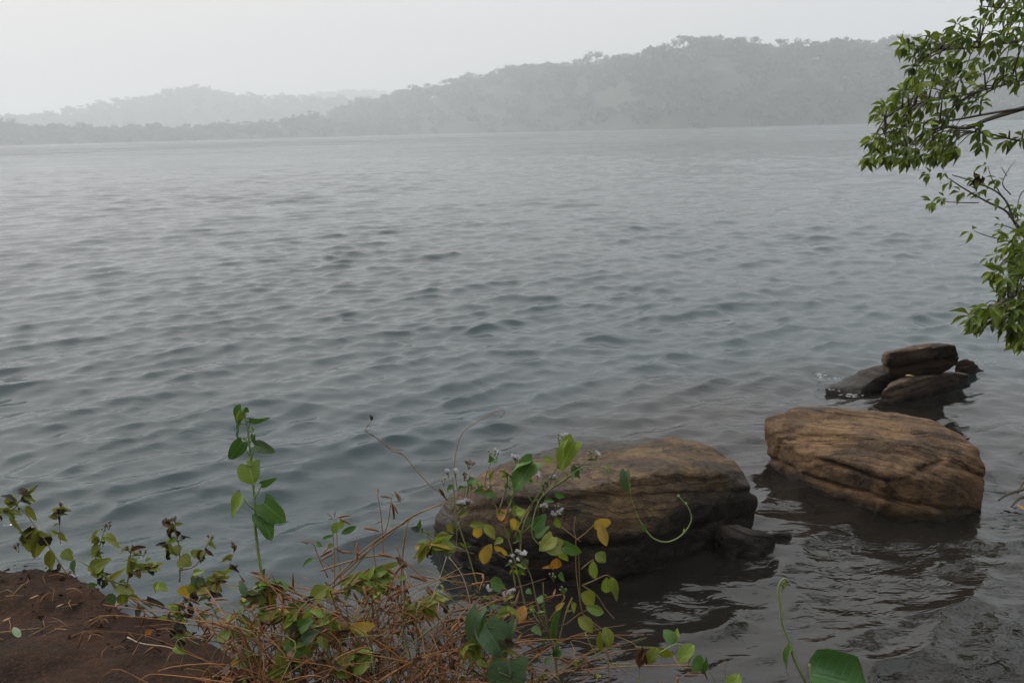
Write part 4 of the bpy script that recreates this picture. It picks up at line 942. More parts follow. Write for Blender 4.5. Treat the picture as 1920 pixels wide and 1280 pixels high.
creeper('hanging trifoliate leaf in front of the arching dry stems', 2.2,
     [ZL(Z3, (300, 1010), (330, 940), (365, 935)), ZL(Z3, (470, 690), (420, 670), (385, 662))],
     zl(Z3, [((360, 940), (300, 1020), 24, 'light', 'oval', 0), ((370, 940), (432, 1000), 14, 'light', 'oval', 40), ((330, 945), (290, 930), 14, 'light', 'oval', 0), ((385, 662), (320, 715), 12, 'olive', 'lance', 30), ((380, 662), (335, 755), 16, 'olive', 'lance', 0), ((385, 665), (375, 735), 12, 'olive', 'lance', 10)]), 'stem', 0.0015)
creeper('vine with three large blue-green heart shaped leaves at the bottom middle', 1.95,
     [ZL(Z3, (760, 1330), (720, 1200), (690, 1030), (700, 980), (745, 940)), ZL(Z3, (560, 1330), (540, 1160), (580, 1080), (620, 1000)), ZL(Z3, (800, 1330), (770, 1200), (740, 1170))],
     zl(Z3, [((612, 962), (558, 1118), 36, 'blue', 'heart', 0), ((645, 962), (570, 1112), 26, 'green', 'heart', 60), ((640, 1025), (738, 1182), 62, 'blue', 'heart', -5), ((772, 1000), (745, 1120), 30, 'blue', 'heart', 55), ((745, 1180), (760, 1330), 78, 'blue', 'heart', 5), ((600, 1180), (630, 1200), 14, 'olive', 'oval', 0)]), 'stem', 0.0022)

# ------------------------------------------------------------------ 5. white flowering weeds in front of the boulder
def flw(label, d, stems, leaves, heads, mat='olivestem', r=0.0026):
    x, y = stems[0][0][:2]
    o = thing('flowering_weed', label, 'flowering weed', P(x, y, d), 'white flowering weeds before the boulder')
    for s in stems: pstem(o, s, d, r, r * 0.5, mat, wig=0.0012)
    for (b, t, wp, mt, kd, rl) in leaves: pleaf(o, kd, mt, b, t, wp, d, random.uniform(-.03, .03), rl)
    extra_leaves(o, stems, d, (('green', 'serrate'), ('green', 'serrate'), ('olive', 'serrate'), ('green', 'dry1'), ('light', 'lance')), 6, 9, 17)
    for (x, y, k, n) in heads: flower(o, x, y, d, k, n, 9, 5.2)
    return o
flw('white flowering weed standing farthest left against the boulder edge', 2.2,
     [ZL(Z3, (620, 900), (560, 700), (520, 560), (500, 450), (495, 370)), ZL(Z3, (520, 560), (560, 450), (570, 340)), ZL(Z3, (510, 520), (535, 490), (548, 480)), ZL(Z3, (560, 700), (430, 640), (360, 600))],
     zl(Z3, [((500, 400), (470, 430), 12, 'green', 'serrate', 0), ((520, 420), (545, 410), 12, 'green', 'serrate', 20), ((560, 380), (610, 390), 18, 'green', 'serrate', 0), ((590, 430), (660, 430), 15, 'green', 'serrate', 0), ((520, 540), (560, 520), 11, 'olive', 'serrate', 20), ((350, 600), (310, 590), 14, 'purple', 'serrate', 0), ((350, 600), (370, 610), 14, 'green', 'dry1', 0), ((340, 595), (350, 560), 10, 'green', 'serrate', 20), ((480, 620), (390, 620), 8, 'olive', 'lance', 40), ((525, 655), (590, 690), 7, 'light', 'lance', 40)]),
     [Z3(478, 345) + ('white', 5), Z3(505, 340) + ('white', 3), Z3(455, 378) + ('bud', 2), Z3(565, 305) + ('dry', 5), Z3(545, 360) + ('dry', 4), Z3(527, 480) + ('white', 6), Z3(566, 474) + ('white', 3)])
flw('flowering weed with open white tufts leaning over the top of the boulder', 2.15,
     [ZL(Z3, (830, 1000), (790, 800), (745, 640), (700, 520), (640, 400), (665, 300)), ZL(Z3, (700, 520), (735, 400), (740, 350)), ZL(Z3, (720, 560), (770, 430), (780, 300)), ZL(Z3, (640, 430), (680, 390)), ZL(Z3, (680, 480), (620, 420), (600, 380))],
     zl(Z3, [((668, 300), (690, 275), 16, 'green', 'serrate', 0), ((660, 300), (660, 270), 10, 'green', 'serrate', 20), ((660, 380), (680, 330), 8, 'olive', 'lance', 0), ((750, 450), (765, 510), 15, 'blue', 'serrate', 30), ((760, 500), (800, 530), 22, 'olive', 'serrate', 0), ((790, 510), (820, 550), 22, 'olive', 'oval', 0), ((640, 430), (690, 450), 20, 'green', 'serrate', 0), ((690, 540), (730, 510), 26, 'orange', 'serrate', 0), ((700, 555), (745, 560), 18, 'orange', 'dry2', 0), ((755, 560), (785, 600), 20, 'yellow', 'oval', 0), ((720, 640), (680, 660), 14, 'olive', 'serrate', 0), ((730, 600), (760, 640), 14, 'green', 'serrate', 0)]),
     [Z3(670, 258) + ('bud', 5), Z3(690, 262) + ('white', 2), Z3(780, 282) + ('white', 8), Z3(735, 345) + ('bud', 5), Z3(668, 395) + ('bud', 4), Z3(758, 520) + ('white', 2)])
flw('flowering weed whose buds and one white tuft rise highest beside a large green leaf', 2.1,
     [ZL(Z4, (60, 760), (40, 640), (60, 520), (110, 400), (150, 330), (215, 250), (235, 150)), ZL(Z4, (110, 400), (60, 470), (10, 590)), ZL(Z4, (150, 330), (140, 310)), ZL(Z4, (180, 350), (280, 290), (370, 200)), ZL(Z4, (120, 400), (125, 460)), ZL(Z4, (50, 560), (150, 470))],
     zl(Z4, [((225, 130), (240, 158), 10, 'green', 'serrate', 0), ((205, 370), (255, 390), 12, 'green', 'serrate', 20), ((155, 400), (200, 410), 12, 'green', 'serrate', 20), ((290, 235), (322, 302), 17, 'blue', 'oval', 10), ((150, 200), (202, 215), 15, 'light', 'oval', 10), ((100, 320), (75, 300), 10, 'green', 'serrate', 20), ((95, 545), (160, 470), 30, 'green', 'serrate', 10), ((110, 580), (170, 520), 22, 'green', 'serrate', -20), ((60, 480), (85, 560), 18, 'blue', 'serrate', 20), ((215, 480), (225, 550), 12, 'light', 'oval', 20), ((235, 490), (270, 520), 14, 'brown', 'dry1', 0), ((450, 235), (465, 260), 8, 'light', 'oval', 0), ((270, 300), (250, 270), 7, 'olive', 'lance', 0)]),
     [Z4(225, 105) + ('bud', 3), Z4(240, 102) + ('white', 2), Z4(385, 180) + ('bud', 4), Z4(400, 185) + ('white', 2), Z4(280, 185) + ('bud', 2), Z4(120, 290) + ('white', 2), Z4(150, 330) + ('bud', 6), Z4(210, 300) + ('white', 3), Z4(185, 295) + ('bud', 3), Z4(148, 438) + ('white', 7), Z4(205, 468) + ('white', 6), Z4(245, 465) + ('white', 2), Z4(215, 435) + ('bud', 3)])
flw('flowering weed with white tufts low down, before the boulder foot', 2.05,
     [ZL(Z4, (225, 1330), (205, 1150), (175, 1030), (130, 900), (95, 790), (60, 700), (45, 670)), ZL(Z4, (185, 1060), (120, 950), (80, 920)), ZL(Z4, (200, 1120), (160, 950), (150, 800)), ZL(Z4, (20, 820), (5, 740), (-10, 700)), ZL(Z4, (240, 1330), (215, 1160), (260, 940), (290, 870))],
     zl(Z4, [((40, 700), (80, 720), 16, 'green', 'serrate', 0), ((30, 740), (60, 760), 16, 'green', 'serrate', 20), ((150, 890), (110, 870), 18, 'green', 'serrate', 0), ((100, 1010), (140, 1050), 18, 'green', 'serrate', 0), ((150, 1060), (180, 1100), 18, 'green', 'serrate', 20), ((200, 1140), (240, 1130), 22, 'green', 'serrate', 0), ((205, 1150), (215, 1110), 16, 'green', 'dry1', 0), ((160, 1190), (190, 1150), 14, 'green', 'serrate', 0), ((235, 920), (202, 1100), 18, 'green', 'roll_oval', 20), ((210, 930), (235, 900), 10, 'yellow', 'oval', 0), ((60, 910), (35, 985), 22, 'orange', 'oval', 0), ((75, 920), (50, 960), 10, 'orange', 'oval', 30), ((70, 830), (95, 850), 12, 'green', 'serrate', 0), ((220, 760), (260, 790), 18, 'green', 'serrate', 0), ((230, 830), (270, 860), 18, 'green', 'dry1', 0)]),
     [Z4(45, 665) + ('white', 8), Z4(15, 690) + ('white', 4), Z4(75, 700) + ('bud', 4), Z4(200, 770) + ('bud', 5), Z4(90, 935) + ('bud', 2), Z4(240, 835) + ('bud', 4), Z4(215, 1120) + ('bud', 4)])
flw('flowering weed with tiny white buds at the left foot of the boulder', 2.1,
     [ZL(Z3, (700, 1000), (670, 940), (660, 900)), ZL(Z3, (790, 1010), (760, 940), (742, 895)), ZL(Z3, (660, 1000), (720, 950), (760, 930))],
     zl(Z3, [((660, 830), (735, 850), 30, 'green', 'serrate', 0), ((690, 900), (640, 900), 12, 'olive', 'serrate', 0), ((660, 920), (680, 950), 16, 'green', 'serrate', 0), ((720, 905), (760, 890), 14, 'olive', 'serrate', 0), ((650, 930), (640, 960), 12, 'green', 'dry1', 0)]),
     [Z3(660, 868) + ('white', 3), Z3(640, 900) + ('bud', 4), Z3(680, 905) + ('bud', 4), Z3(735, 885) + ('white', 5), Z3(760, 875) + ('white', 3), Z3(655, 930) + ('bud', 4)])
# standalone large leaves of the climber that winds through the flowers
creeper('climber winding through the white flowers with two big heart shaped leaves', 2.08,
     [ZL(Z4, (150, 640), (100, 560), (120, 420), (180, 350), (250, 308), (330, 252), (400, 246), (470, 272), (520, 303), (562, 335), (580, 400), (610, 490), (640, 545)), ZL(Z4, (100, 420), (60, 330), (95, 240)), ZL(Z4, (190, 350), (240, 260), (320, 190))],
     zl(Z4, [((105, 222), (-5, 360), 44, 'green', 'heart', 10), ((85, 218), (-10, 260), 26, 'green', 'heart', 50), ((300, 122), (218, 265), 40, 'light', 'heart', 5), ((262, 118), (212, 235), 22, 'light', 'heart', 50), ((545, 264), (541, 378), 19, 'blue', 'heart', 10), ((560, 312), (566, 340), 6, 'light', 'oval', 20), ((632, 520), (632, 560), 11, 'green', 'oval', 10)]), 'stem', 0.002)
o = thing('curling_tendril', 'bright green tendril hanging in a hook before the dark face of the boulder', 'tendril', P(*Z4(640, 545), 2.08))
pstem(o, ZL(Z4, (640, 545), (680, 587), (740, 604), (800, 582), (845, 535), (862, 490), (848, 440), (815, 400), (795, 378)), 2.08, 0.0022, 0.0013, 'stem', seg=6)
pleaf(o, 'oval', 'light', Z4(792, 384), Z4(806, 376), 5, 2.08); pleaf(o, 'oval', 'light', Z4(824, 560), Z4(826, 538), 4, 2.08); pleaf(o, 'oval', 'light', Z4(830, 424), Z4(838, 410), 5, 2.08)
creeper('climbing bean with yellow and pale green leaves up a straw coloured stalk', 2.0,
     [ZL(Z4, (470, 1330), (455, 1150), (420, 1040), (340, 950), (318, 840), (310, 720), (305, 600), (295, 540), (300, 480)), ZL(Z4, (350, 1000), (332, 900), (325, 780), (318, 640)), ZL(Z4, (300, 600), (350, 560), (400, 515)), ZL(Z4, (330, 735), (370, 705), (395, 690)), ZL(Z4, (330, 808), (400, 785), (450, 768), (475, 768)),
      ZL(Z4, (340, 812), (400, 860), (450, 930), (495, 970)), ZL(Z4, (330, 600), (240, 540)), ZL(Z4, (290, 870), (250, 1000), (330, 940), (410, 930)), ZL(Z4, (345, 955), (450, 1030), (560, 1080), (610, 1110)), ZL(Z4, (440, 1070), (480, 1180), (600, 1260))],
     zl(Z4, [((395, 505), (496, 520), 18, 'yellow', 'oval', 30), ((420, 512), (458, 624), 20, 'yellow', 'oval', 0), ((400, 515), (415, 552), 11, 'yellow', 'oval', 20), ((235, 630), (130, 600), 34, 'olive', 'heart', 0), ((250, 622), (338, 655), 22, 'green', 'heart', 20), ((240, 630), (252, 710), 20, 'light', 'oval', 40), ((215, 680), (215, 745), 22, 'orange', 'oval', 0), ((200, 730), (155, 720), 9, 'orange', 'dry1', 0),
         ((400, 660), (452, 700), 22, 'olive', 'oval', 0), ((390, 695), (395, 785), 17, 'light', 'oval', 10), ((455, 772), (452, 876), 20, 'light', 'oval', 0), ((475, 770), (508, 892), 18, 'olive', 'serrate', 0), ((332, 850), (405, 910), 28, 'olive', 'oval', 0), ((355, 915), (452, 940), 20, 'light', 'oval', 10), ((318, 965), (392, 1038), 24, 'olive', 'oval', 0), ((445, 1010), (470, 1115), 22, 'olive', 'oval', 0), ((425, 1030), (420, 1145), 12, 'olive', 'oval', 20), ((285, 900), (320, 935), 18, 'olive', 'oval', 0), ((-10, 500), (38, 530), 18, 'yellow', 'oval', 0), ((20, 470), (60, 450), 18, 'light', 'oval', 0)])
     + zl(Z3, [((668, 662), (615, 765), 22, 'yellow', 'oval', 0), ((572, 575), (628, 580), 14, 'olive', 'oval', 20), ((610, 572), (605, 650), 18, 'yellow', 'oval', 0), ((632, 575), (684, 640), 18, 'olive', 'oval', 0), ((680, 670), (740, 720), 14, 'yellow', 'oval', 30), ((690, 700), (730, 720), 10, 'brown', 'dry1', 0), ((940, 630), (878, 690), 28, 'olive', 'heart', 0)]), 'straw', 0.0019, 'climbing_bean')
creeper('bright thin trailing vine crossing low over the water to a dried leaf', 1.95,
     [ZL(Z4, (350, 1040), (375, 1100), (420, 1165), (480, 1185), (590, 1192)), ZL(Z4, (605, 1330), (612, 1240), (615, 1150), (620, 1100)), ZL(Z4, (590, 1108), (640, 1108), (700, 1108))],
     zl(Z4, [((625, 1100), (605, 1215), 22, 'brown', 'dry1', 0), ((620, 1110), (648, 1218), 20, 'brown', 'dry2', 10), ((700, 1110), (650, 1190), 22, 'olive', 'oval', 0), ((695, 1105), (780, 1170), 18, 'olive', 'oval', 50)]), 'stem', 0.0018)
creeper('round leaved green vine trailing off the bottom of the view', 1.85,
     [ZL(Z5, (170, 1100), (240, 1065), (290, 1050), (340, 1062), (400, 1108), (460, 1180), (520, 1290), (560, 1380)), ZL(Z5, (620, 1380), (635, 1290))],
     zl(Z5, [((272, 1040), (218, 965), 24, 'green', 'oval', 0), ((276, 1042), (292, 945), 11, 'light', 'oval', 10), ((388, 1050), (292, 1150), 26, 'light', 'oval', 0), ((395, 1090), (330, 1165), 10, 'green', 'oval', 60), ((375, 1160), (450, 1190), 32, 'green', 'round', 20), ((440, 1225), (472, 1150), 12, 'green', 'oval', 40), ((610, 1320), (660, 1225), 28, 'light', 'round', 0)]), 'stem', 0.002)
o = thing('seedling', 'tall green shoot with a coiled tip standing alone at lower right', 'seedling', P(*Z5(1075, 1330), 1.75))
pstem(o, ZL(Z5, (1090, 1380), (1060, 1285), (1010, 1185), (985, 1120), (960, 1030), (915, 920), (902, 800), (893, 720), (905, 680), (925, 655), (942, 660), (950, 680), (938, 700)), 1.75, 0.0034, 0.0016, 'stem', seg=7)
for b_, t_, w_ in [((915, 690), (935, 725), 6), ((935, 665), (952, 700), 6), ((925, 700), (945, 680), 6), ((910, 720), (925, 740), 4), ((905, 830), (916, 815), 4)]:
    pleaf(o, 'oval', 'olive', Z5(*b_), Z5(*t_), w_, 1.75, 0, random.uniform(-40, 40))
pleaf(o, 'heart', 'green', Z5(975, 1068), Z5(890, 1222), 17, 1.75, .02, 35)
pstem(o, ZL(Z5, (985, 1140), (975, 1100), (970, 1075)), 1.75, 0.0018, 0.0014, 'stem', 'petiole')
o = thing('broad_leaf_vine', 'one big glossy rolled green leaf at the bottom right', 'vine', P(*Z5(1110, 1330), 1.7))
pstem(o, ZL(Z5, (1110, 1400), (1090, 1250), (1080, 1165)), 1.7, 0.003, 0.002, 'stem')
B = P(*Z5(1082, 1225), 1.70); T = P(*Z5(1450, 1300), 1.72)
put_leaf(o, 'roll_round', 'glossy', B, T, 0.19, Vector((0.05, -0.25, 1.0)) + (CAM - B).normalized() * 0.9)
o = thing('grass_stalk', 'bare thin stalk between the round leaved vine and the coiled shoot', 'stalk', P(*Z5(580, 1330), 1.85))
pstem(o, ZL(Z5, (582, 1380), (578, 1280), (574, 1140)), 1.85, 0.0014, 0.0006, 'rust')
o = thing('grass_stalk', 'short brown stalk with a club tip left of the round leaved vine', 'stalk', P(*Z5(285, 1330), 1.85))
pstem(o, ZL(Z5, (275, 1380), (283, 1290), (292, 1248)), 1.85, 0.002, 0.003, 'rust')

# ------------------------------------------------------------------ 6. dry roots, twigs and bits on the earth bank
def gline(label, name, pts, r0, r1, mat, cat):
    q = [ground_at(*Z1(*p)) for p in pts]
    ln = smooth_line(q, 5); v, f = tube(ln, taper(len(ln), r0, r1), 5)
    return tag(obj(name, v, f, M[mat], loc=q[0]), label, cat)
gline('pale curved root looping on the earth bank at the bottom', 'dry_root', [(608, 1278), (640, 1195), (740, 1145), (850, 1132), (985, 1150)], 0.0032, 0.0014, 'twig', 'root')
gline('pale forked twig running to the lower right across the earth bank', 'dry_twig', [(818, 1085), (850, 1140), (950, 1185), (1080, 1235), (1150, 1278)], 0.0030, 0.0018, 'twig', 'twig')
gline('long thin grey twig along the right rim of the earth bank', 'dry_twig', [(765, 1005), (850, 1042), (1000, 1062), (1100, 1098)], 0.0022, 0.001, 'twig', 'twig')
gline('pale twig at the foot of the dry stems, lowest on the bank', 'dry_twig', [(1165, 1150), (1250, 1208), (1302, 1275)], 0.0028, 0.0016, 'twig', 'twig')
gline('hooked straw coloured twig on the middle of the earth bank', 'dry_twig', [(330, 955), (410, 965), (452, 1020), (445, 1075)], 0.0026, 0.0014, 'straw', 'twig')
gline('faint straight twig across the left of the earth bank', 'dry_twig', [(-10, 978), (120, 962), (250, 948)], 0.0022, 0.0012, 'straw', 'twig')
gline('thin dark twig slanting down the left bottom of the bank', 'dry_twig', [(220, 1268), (300, 1180), (340, 1130)], 0.0018, 0.001, 'straw', 'twig')
for (b, t, wp, mt, lb) in [((85, 965), (125, 1030), 14, 'blue', 'single pale green leaf fallen on the earth bank'), ((180, 795), (240, 768), 5, 'straw', 'whitish bark chip high on the earth bank'), ((340, 845), (385, 822), 5, 'straw', 'whitish chip right of the bark chip on the bank'), ((20, 930), (70, 905), 6, 'straw', 'pale flake at the left edge of the bank'), ((505, 1235), (545, 1195), 7, 'orange', 'tan dried leaf near the curved root')]:
    q = ground_at(*Z1(*b)); q2 = ground_at(*Z1(*t))
    root = tag(obj('fallen_leaf' if mt in ('blue', 'orange') else 'bark_chip', [tuple(q + (q2 - q) * x_ + (q2 - q).cross(Vector((0, 0, 1))).normalized() * (y_ * wp * 2.2 / F) + Vector((0, 0, 0.012 + 0.004 * z_))) for x_, y_, z_ in LEAF['oval'][0]], LEAF['oval'][1], M[mt], loc=q), lb, 'leaf' if mt in ('blue', 'orange') else 'bark chip')
# crumbs of soil, grit and litter
r = random.Random(44); mb = MB()
for k in range(1500):
    x = r.uniform(-2.4, -0.35); y = r.uniform(1.2, 2.7)
    if float(shore_sd(np.array([x]), np.array([y]))[0]) < 0.1: continue
    z = float(bank_height(np.array([x]), np.array([y]))[0]); s = r.uniform(0.003, 0.010); c = Vector((x, y, z + r.uniform(0.0, 0.03)))
    vs_ = [c + Vector((r.gauss(0, s), r.gauss(0, s), r.gauss(0, s * .6))) for _ in range(5)]
    mb.add(vs_, [(0, 1, 2), (0, 2, 3), (0, 3, 1), (4, 2, 1), (4, 3, 2), (4, 1, 3)])
tag(obj('gravel', mb.v, mb.f, M['soil'], smooth=False), 'crumbs of reddish soil and grit on the bank', None, None, 'stuff')

mb = MB(); mb2 = MB()
for k in range(420):
    x = r.uniform(-2.3, -0.4); y = r.uniform(1.25, 2.6)
    if float(shore_sd(np.array([x]), np.array([y]))[0]) < 0.12: continue
    z = float(bank_height(np.array([x]), np.array([y]))[0]) + 0.022; a = r.uniform(0, 3.14); L = r.uniform(.02, .11); c = Vector((x, y, z)); dv = Vector((math.cos(a), math.sin(a), r.gauss(0, .12))) * L
    w_ = r.uniform(.0006, .0016); (mb if r.random() < .6 else mb2).tube([c - dv * .5, c + Vector((r.gauss(0, .006), r.gauss(0, .006), .006)), c + dv * .5], [w_, w_, w_ * .5], 4)
tag(obj('litter', mb.v, mb.f, M['rust']), 'thin brown stem litter strewn on the bank', None, None, 'stuff')
tag(obj('litter', mb2.v, mb2.f, M['straw']), 'pale straw litter strewn on the bank', None, None, 'stuff')

# small fallen leaves on the rocks and water
q = P(1697, 709, 5.55); 
tag(obj('fallen_leaf', [tuple(q + Vector((x_ * .065, y_ * .03, .02 + z_ * .04))) for x_, y_, z_ in LEAF['oval'][0]], LEAF['oval'][1], M['yellow'], loc=q), 'tiny yellow leaf lying on the pale topped slab', 'leaf')

# white water where waves break on the sloping slab
m, t, b, out = new_mat('foam'); M['foam'] = m
b.inputs['Base Color'].default_value = (0.5, 0.52, 0.53, 1); b.inputs['Roughness'].default_value = 0.4
r = random.Random(9); mb = MB()
for (cx, cy, sx, sy, n, h) in [(1537, 703, 4, 5, 22, .05), (1560, 709, 14, 2, 14, .01), (1576, 730, 14, 2.0, 26, .006), (1600, 740, 12, 2.5, 30, .008), (1648, 741, 2, 5, 14, .02), (1838, 680, 10, 2, 10, .006)]:
    for k in range(n):
        p = PZ(cx + r.gauss(0, sx), cy + r.gauss(0, sy), r.uniform(0.008, 0.010 + h)); s = r.uniform(0.003, 0.008); e = r.uniform(1.2, 3.2)
        base = [p + Vector((math.cos(a) * s * e * r.uniform(.6, 1.4), math.sin(a) * s * r.uniform(.5, 1.0), 0)) for a in (0, 1.26, 2.5, 3.77, 5.0)] + [p + Vector((0, 0, s * .5)), p - Vector((0, 0, s * .4))]
        mb.add(base, [(i, (i + 1) % 5, 5) for i in range(5)] + [((i + 1) % 5, i, 6) for i in range(5)])
tag(obj('foam', mb.v, mb.f, M['foam']), 'white flecks of foam where waves break on the rocks', None, None, 'stuff')

# ------------------------------------------------------------------ 7. trees on the right bank
def tree_leaf_cluster(items, c, axis, n, L, r, spread=1.0):
    """n leaves fanned around a twig tip c; appended to items as (base, tip, width, normal)"""
    axis = axis.normalized()
    for k in range(n):
        a = 2 * math.pi * (k + r.uniform(-.3, .3)) / n
        o1 = axis.orthogonal().normalized(); o2 = axis.cross(o1)
        dr = (axis * r.uniform(0.2, 0.7) + (o1 * math.cos(a) + o2 * math.sin(a)) * spread * r.uniform(.6, 1.0) + Vector((0, 0, -0.55 * r.uniform(0.3, 1.5)))).normalized()
        ll = L * r.uniform(0.65, 1.15); b0 = c + dr * 0.012
        items.append((b0, b0 + dr * ll, ll * r.uniform(0.28, 0.44), Vector((r.gauss(0, .45), r.gauss(0, .45) - .15, 1.0))))
def in_poly(x, y, poly):
    c = False; j = len(poly) - 1
    for i in range(len(poly)):
        if (poly[i][1] > y) != (poly[j][1] > y) and x < (poly[j][0] - poly[i][0]) * (y - poly[i][1]) / (poly[j][1] - poly[i][1]) + poly[i][0]: c = not c
        j = i
    return c
def build_branchy(o, limbs, twigs, mat, leaves, limit, lmat, bulk=None):
    for pts, r0, r1 in limbs:
        ln = smooth_line(pts, 5); v, f = tube(ln, taper(len(ln), r0, r1), 7); obj('branch', v, f, M[mat], o)
    mb = MB()
    for pts, r0, r1 in twigs:
        ln = smooth_line(pts, 3); mb.tube(ln, taper(len(ln), r0, r1), 4)
    if mb.v: tag(obj('twigs', mb.v, mb.f, M[mat], o), None, None, None, 'stuff')
    for (b0, t0, w0, n0) in leaves[:limit]: put_leaf(o, 'lance', lmat, b0, t0, w0, n0)
    for rest, (V, Fc) in ((leaves[limit:], LEAF['lance']), (bulk or [], ([(0, 0, 0), (.45, -.5, .06), (1, 0, -.12), (.45, .5, .06)], [(0, 1, 2, 3)]))):
        if not rest: continue
        V = np.array(V); n = len(V); allv = []; allf = []
        fa = np.array(Fc)
        for k, (b0, t0, w0, n0) in enumerate(rest):
            X = t0 - b0; L = X.length; X = X / L; Zn = (n0 - X * n0.dot(X)).normalized(); Y = Zn.cross(X)
            R = np.array([[X.x * L, X.y * L, X.z * L], [Y.x * w0, Y.y * w0, Y.z * w0], [Zn.x * L, Zn.y * L, Zn.z * L]])
            allv.append(V @ R + np.array(b0)); allf.append(fa + k * n)
        tag(obj('foliage', np.concatenate(allv), np.concatenate(allf), M[lmat], o), None, None, None, 'stuff')
def base_at(x, y): return Vector((x, y, float(bank_height(np.array([x]), np.array([y]))[0]) - 0.05))

# (a) the big tree whose branch reaches in at the top right
r = random.Random(17)
tb = base_at(5.6, 4.3)
tree = thing('tree', 'large leafy tree reaching a drooping branch in from the top right corner', 'tree', tb)
trunk = smooth_line([tb, tb + Vector((-.1, .05, 1.2)), tb + Vector((-.35, .2, 2.6)), tb + Vector((-.5, .3, 4.2)), tb + Vector((-.3, .2, 6.5))], 5)
v, f = tube(trunk, taper(len(trunk), 0.24, 0.09), 12); obj('trunk', v, f, M['bark'], tree)
polyA = [(1835, -20), (1858, 28), (1800, 48), (1765, 62), (1745, 75), (1698, 84), (1690, 96), (1712, 112), (1704, 130), (1722, 140), (1692, 165), (1672, 180), (1650, 206), (1648, 225), (1655, 240), (1640, 255), (1628, 278), (1640, 292), (1662, 300), (1712, 306), (1740, 296), (1765, 300), (1800, 296), (1806, 262), (1790, 232), (1800, 214), (1850, 196), (1870, 150), (1940, 165), (1940, -20)]
HA = [(1850, 62, 14), (1890, 95, 16), (1868, 175, 18), (1775, 250, 8), (1812, 180, 12), (1745, 230, 9), (1905, 40, 10), (1830, 105, 9), (1790, 140, 8)]
limbsA = [([trunk[12], P(2110, 60, 5.2), P(1990, 62, 5.0), P(1900, 78, 4.9), P(1820, 90, 4.8), P(1750, 92, 4.75), P(1705, 92, 4.7)], 0.015, 0.003),
          ([trunk[10], P(2120, 150, 5.1), P(2000, 132, 4.9), P(1920, 150, 4.8), P(1860, 165, 4.75), P(1800, 180, 4.7), P(1740, 190, 4.65), P(1680, 205, 4.6)], 0.010, 0.003),
          ([trunk[9], P(2120, 215, 5.0), P(2000, 195, 4.8), P(1920, 203, 4.7), P(1850, 214, 4.65), P(1790, 225, 4.6), P(1720, 232, 4.55), P(1660, 250, 4.5)], 0.012, 0.003),
          ([P(1920, 203, 4.72), P(1850, 225, 4.65), P(1815, 240, 4.6), P(1770, 238, 4.6), P(1730, 250, 4.55), P(1700, 280, 4.5)], 0.014, 0.004),
          ([trunk[11], P(2100, 280, 4.9), P(1990, 272, 4.8), P(1940, 268, 4.75), P(1900, 262, 4.7), P(1860, 252, 4.68), P(1820, 246, 4.65)], 0.010, 0.003),
          ([trunk[13], P(2080, -20, 5.2), P(1990, 5, 5.1), P(1900, 15, 5.0), P(1840, 12, 4.95)], 0.013, 0.003)]
lp = [q for pts, _, _ in limbsA for q in smooth_line(pts, 5)]
twigsA = []; leavesA = []
tips = []
k = 0
while len(tips) < 112 and k < 8000:
    k += 1
    x = r.uniform(1630, 1940); y = r.uniform(-15, 305)
    if not in_poly(x, y, polyA): continue
    if any((x - a) ** 2 + (y - b_) ** 2 < c * c * 1.3 for a, b_, c in HA): continue
    d = r.uniform(4.45, 5.15)
    if any((x - a) ** 2 + (y - b_) ** 2 < 16.5 ** 2 for a, b_, _ in tips): continue
    tips.append((x, y, d))
for (x, y, d) in [(1633, 300, 4.5), (1658, 296, 4.5), (1700, 300, 4.5), (1716, 296, 4.5), (1752, 282, 4.6), (1790, 284, 4.6), (1840, 250, 4.6), (1838, 272, 4.6), (1890, 268, 4.7), (1918, 262, 4.7), (1700, 92, 4.7), (1652, 215, 4.5), (1690, 178, 4.6), (1640, 268, 4.5)] + tips:
    c = P(x, y - 6, d); near = min(lp, key=lambda q: (q - c).length_squared + (0.15 if q.x < c.x else 0))
    mid = near.lerp(c, 0.55) + Vector((0, 0, 0.05))
    twigsA.append(([near, mid, c], 0.006, 0.002))
    tree_leaf_cluster(leavesA, c, (c - near) + Vector((-0.06, -0.03, -0.02)), r.choice((7, 8, 9)), 0.080, r)
# upper crown, above and beside the frame
bulk = []
for k in range(300):
    c = Vector((r.gauss(4.9, 1.7), r.gauss(4.9, 1.9), r.uniform(3.3, 8.5)))
    v_ = c - CAM; dep = v_.dot(_f)
    if dep > 0:
        px_ = 960 + F * v_.dot(_r) / dep; py_ = 640 - F * v_.dot(_u) / dep
        if px_ < 1980 and py_ > -70 and dep < 60: continue
    tree_leaf_cluster(bulk, c, Vector((r.gauss(0, 1), r.gauss(0, 1), r.gauss(0, .6))), 9, 0.20, r)
lq = [trunk[14], trunk[16], trunk[18]]
for k in range(7):
    a = r.uniform(0, 6.28); s = r.choice(lq); e = s + Vector((math.cos(a) * 2.2 - .5, math.sin(a) * 2.2 + .3, r.uniform(.6, 2.0)))
    limbsA.append(([s, s.lerp(e, .5) + Vector((0, 0, .25)), e], 0.07, 0.015))
order = sorted(range(len(leavesA)), key=lambda i_: (leavesA[i_][0] - CAM).length)
leavesA = [leavesA[i_] for i_ in order]
build_branchy(tree, limbsA, twigsA, 'bark', leavesA, 290, 'tree', bulk)

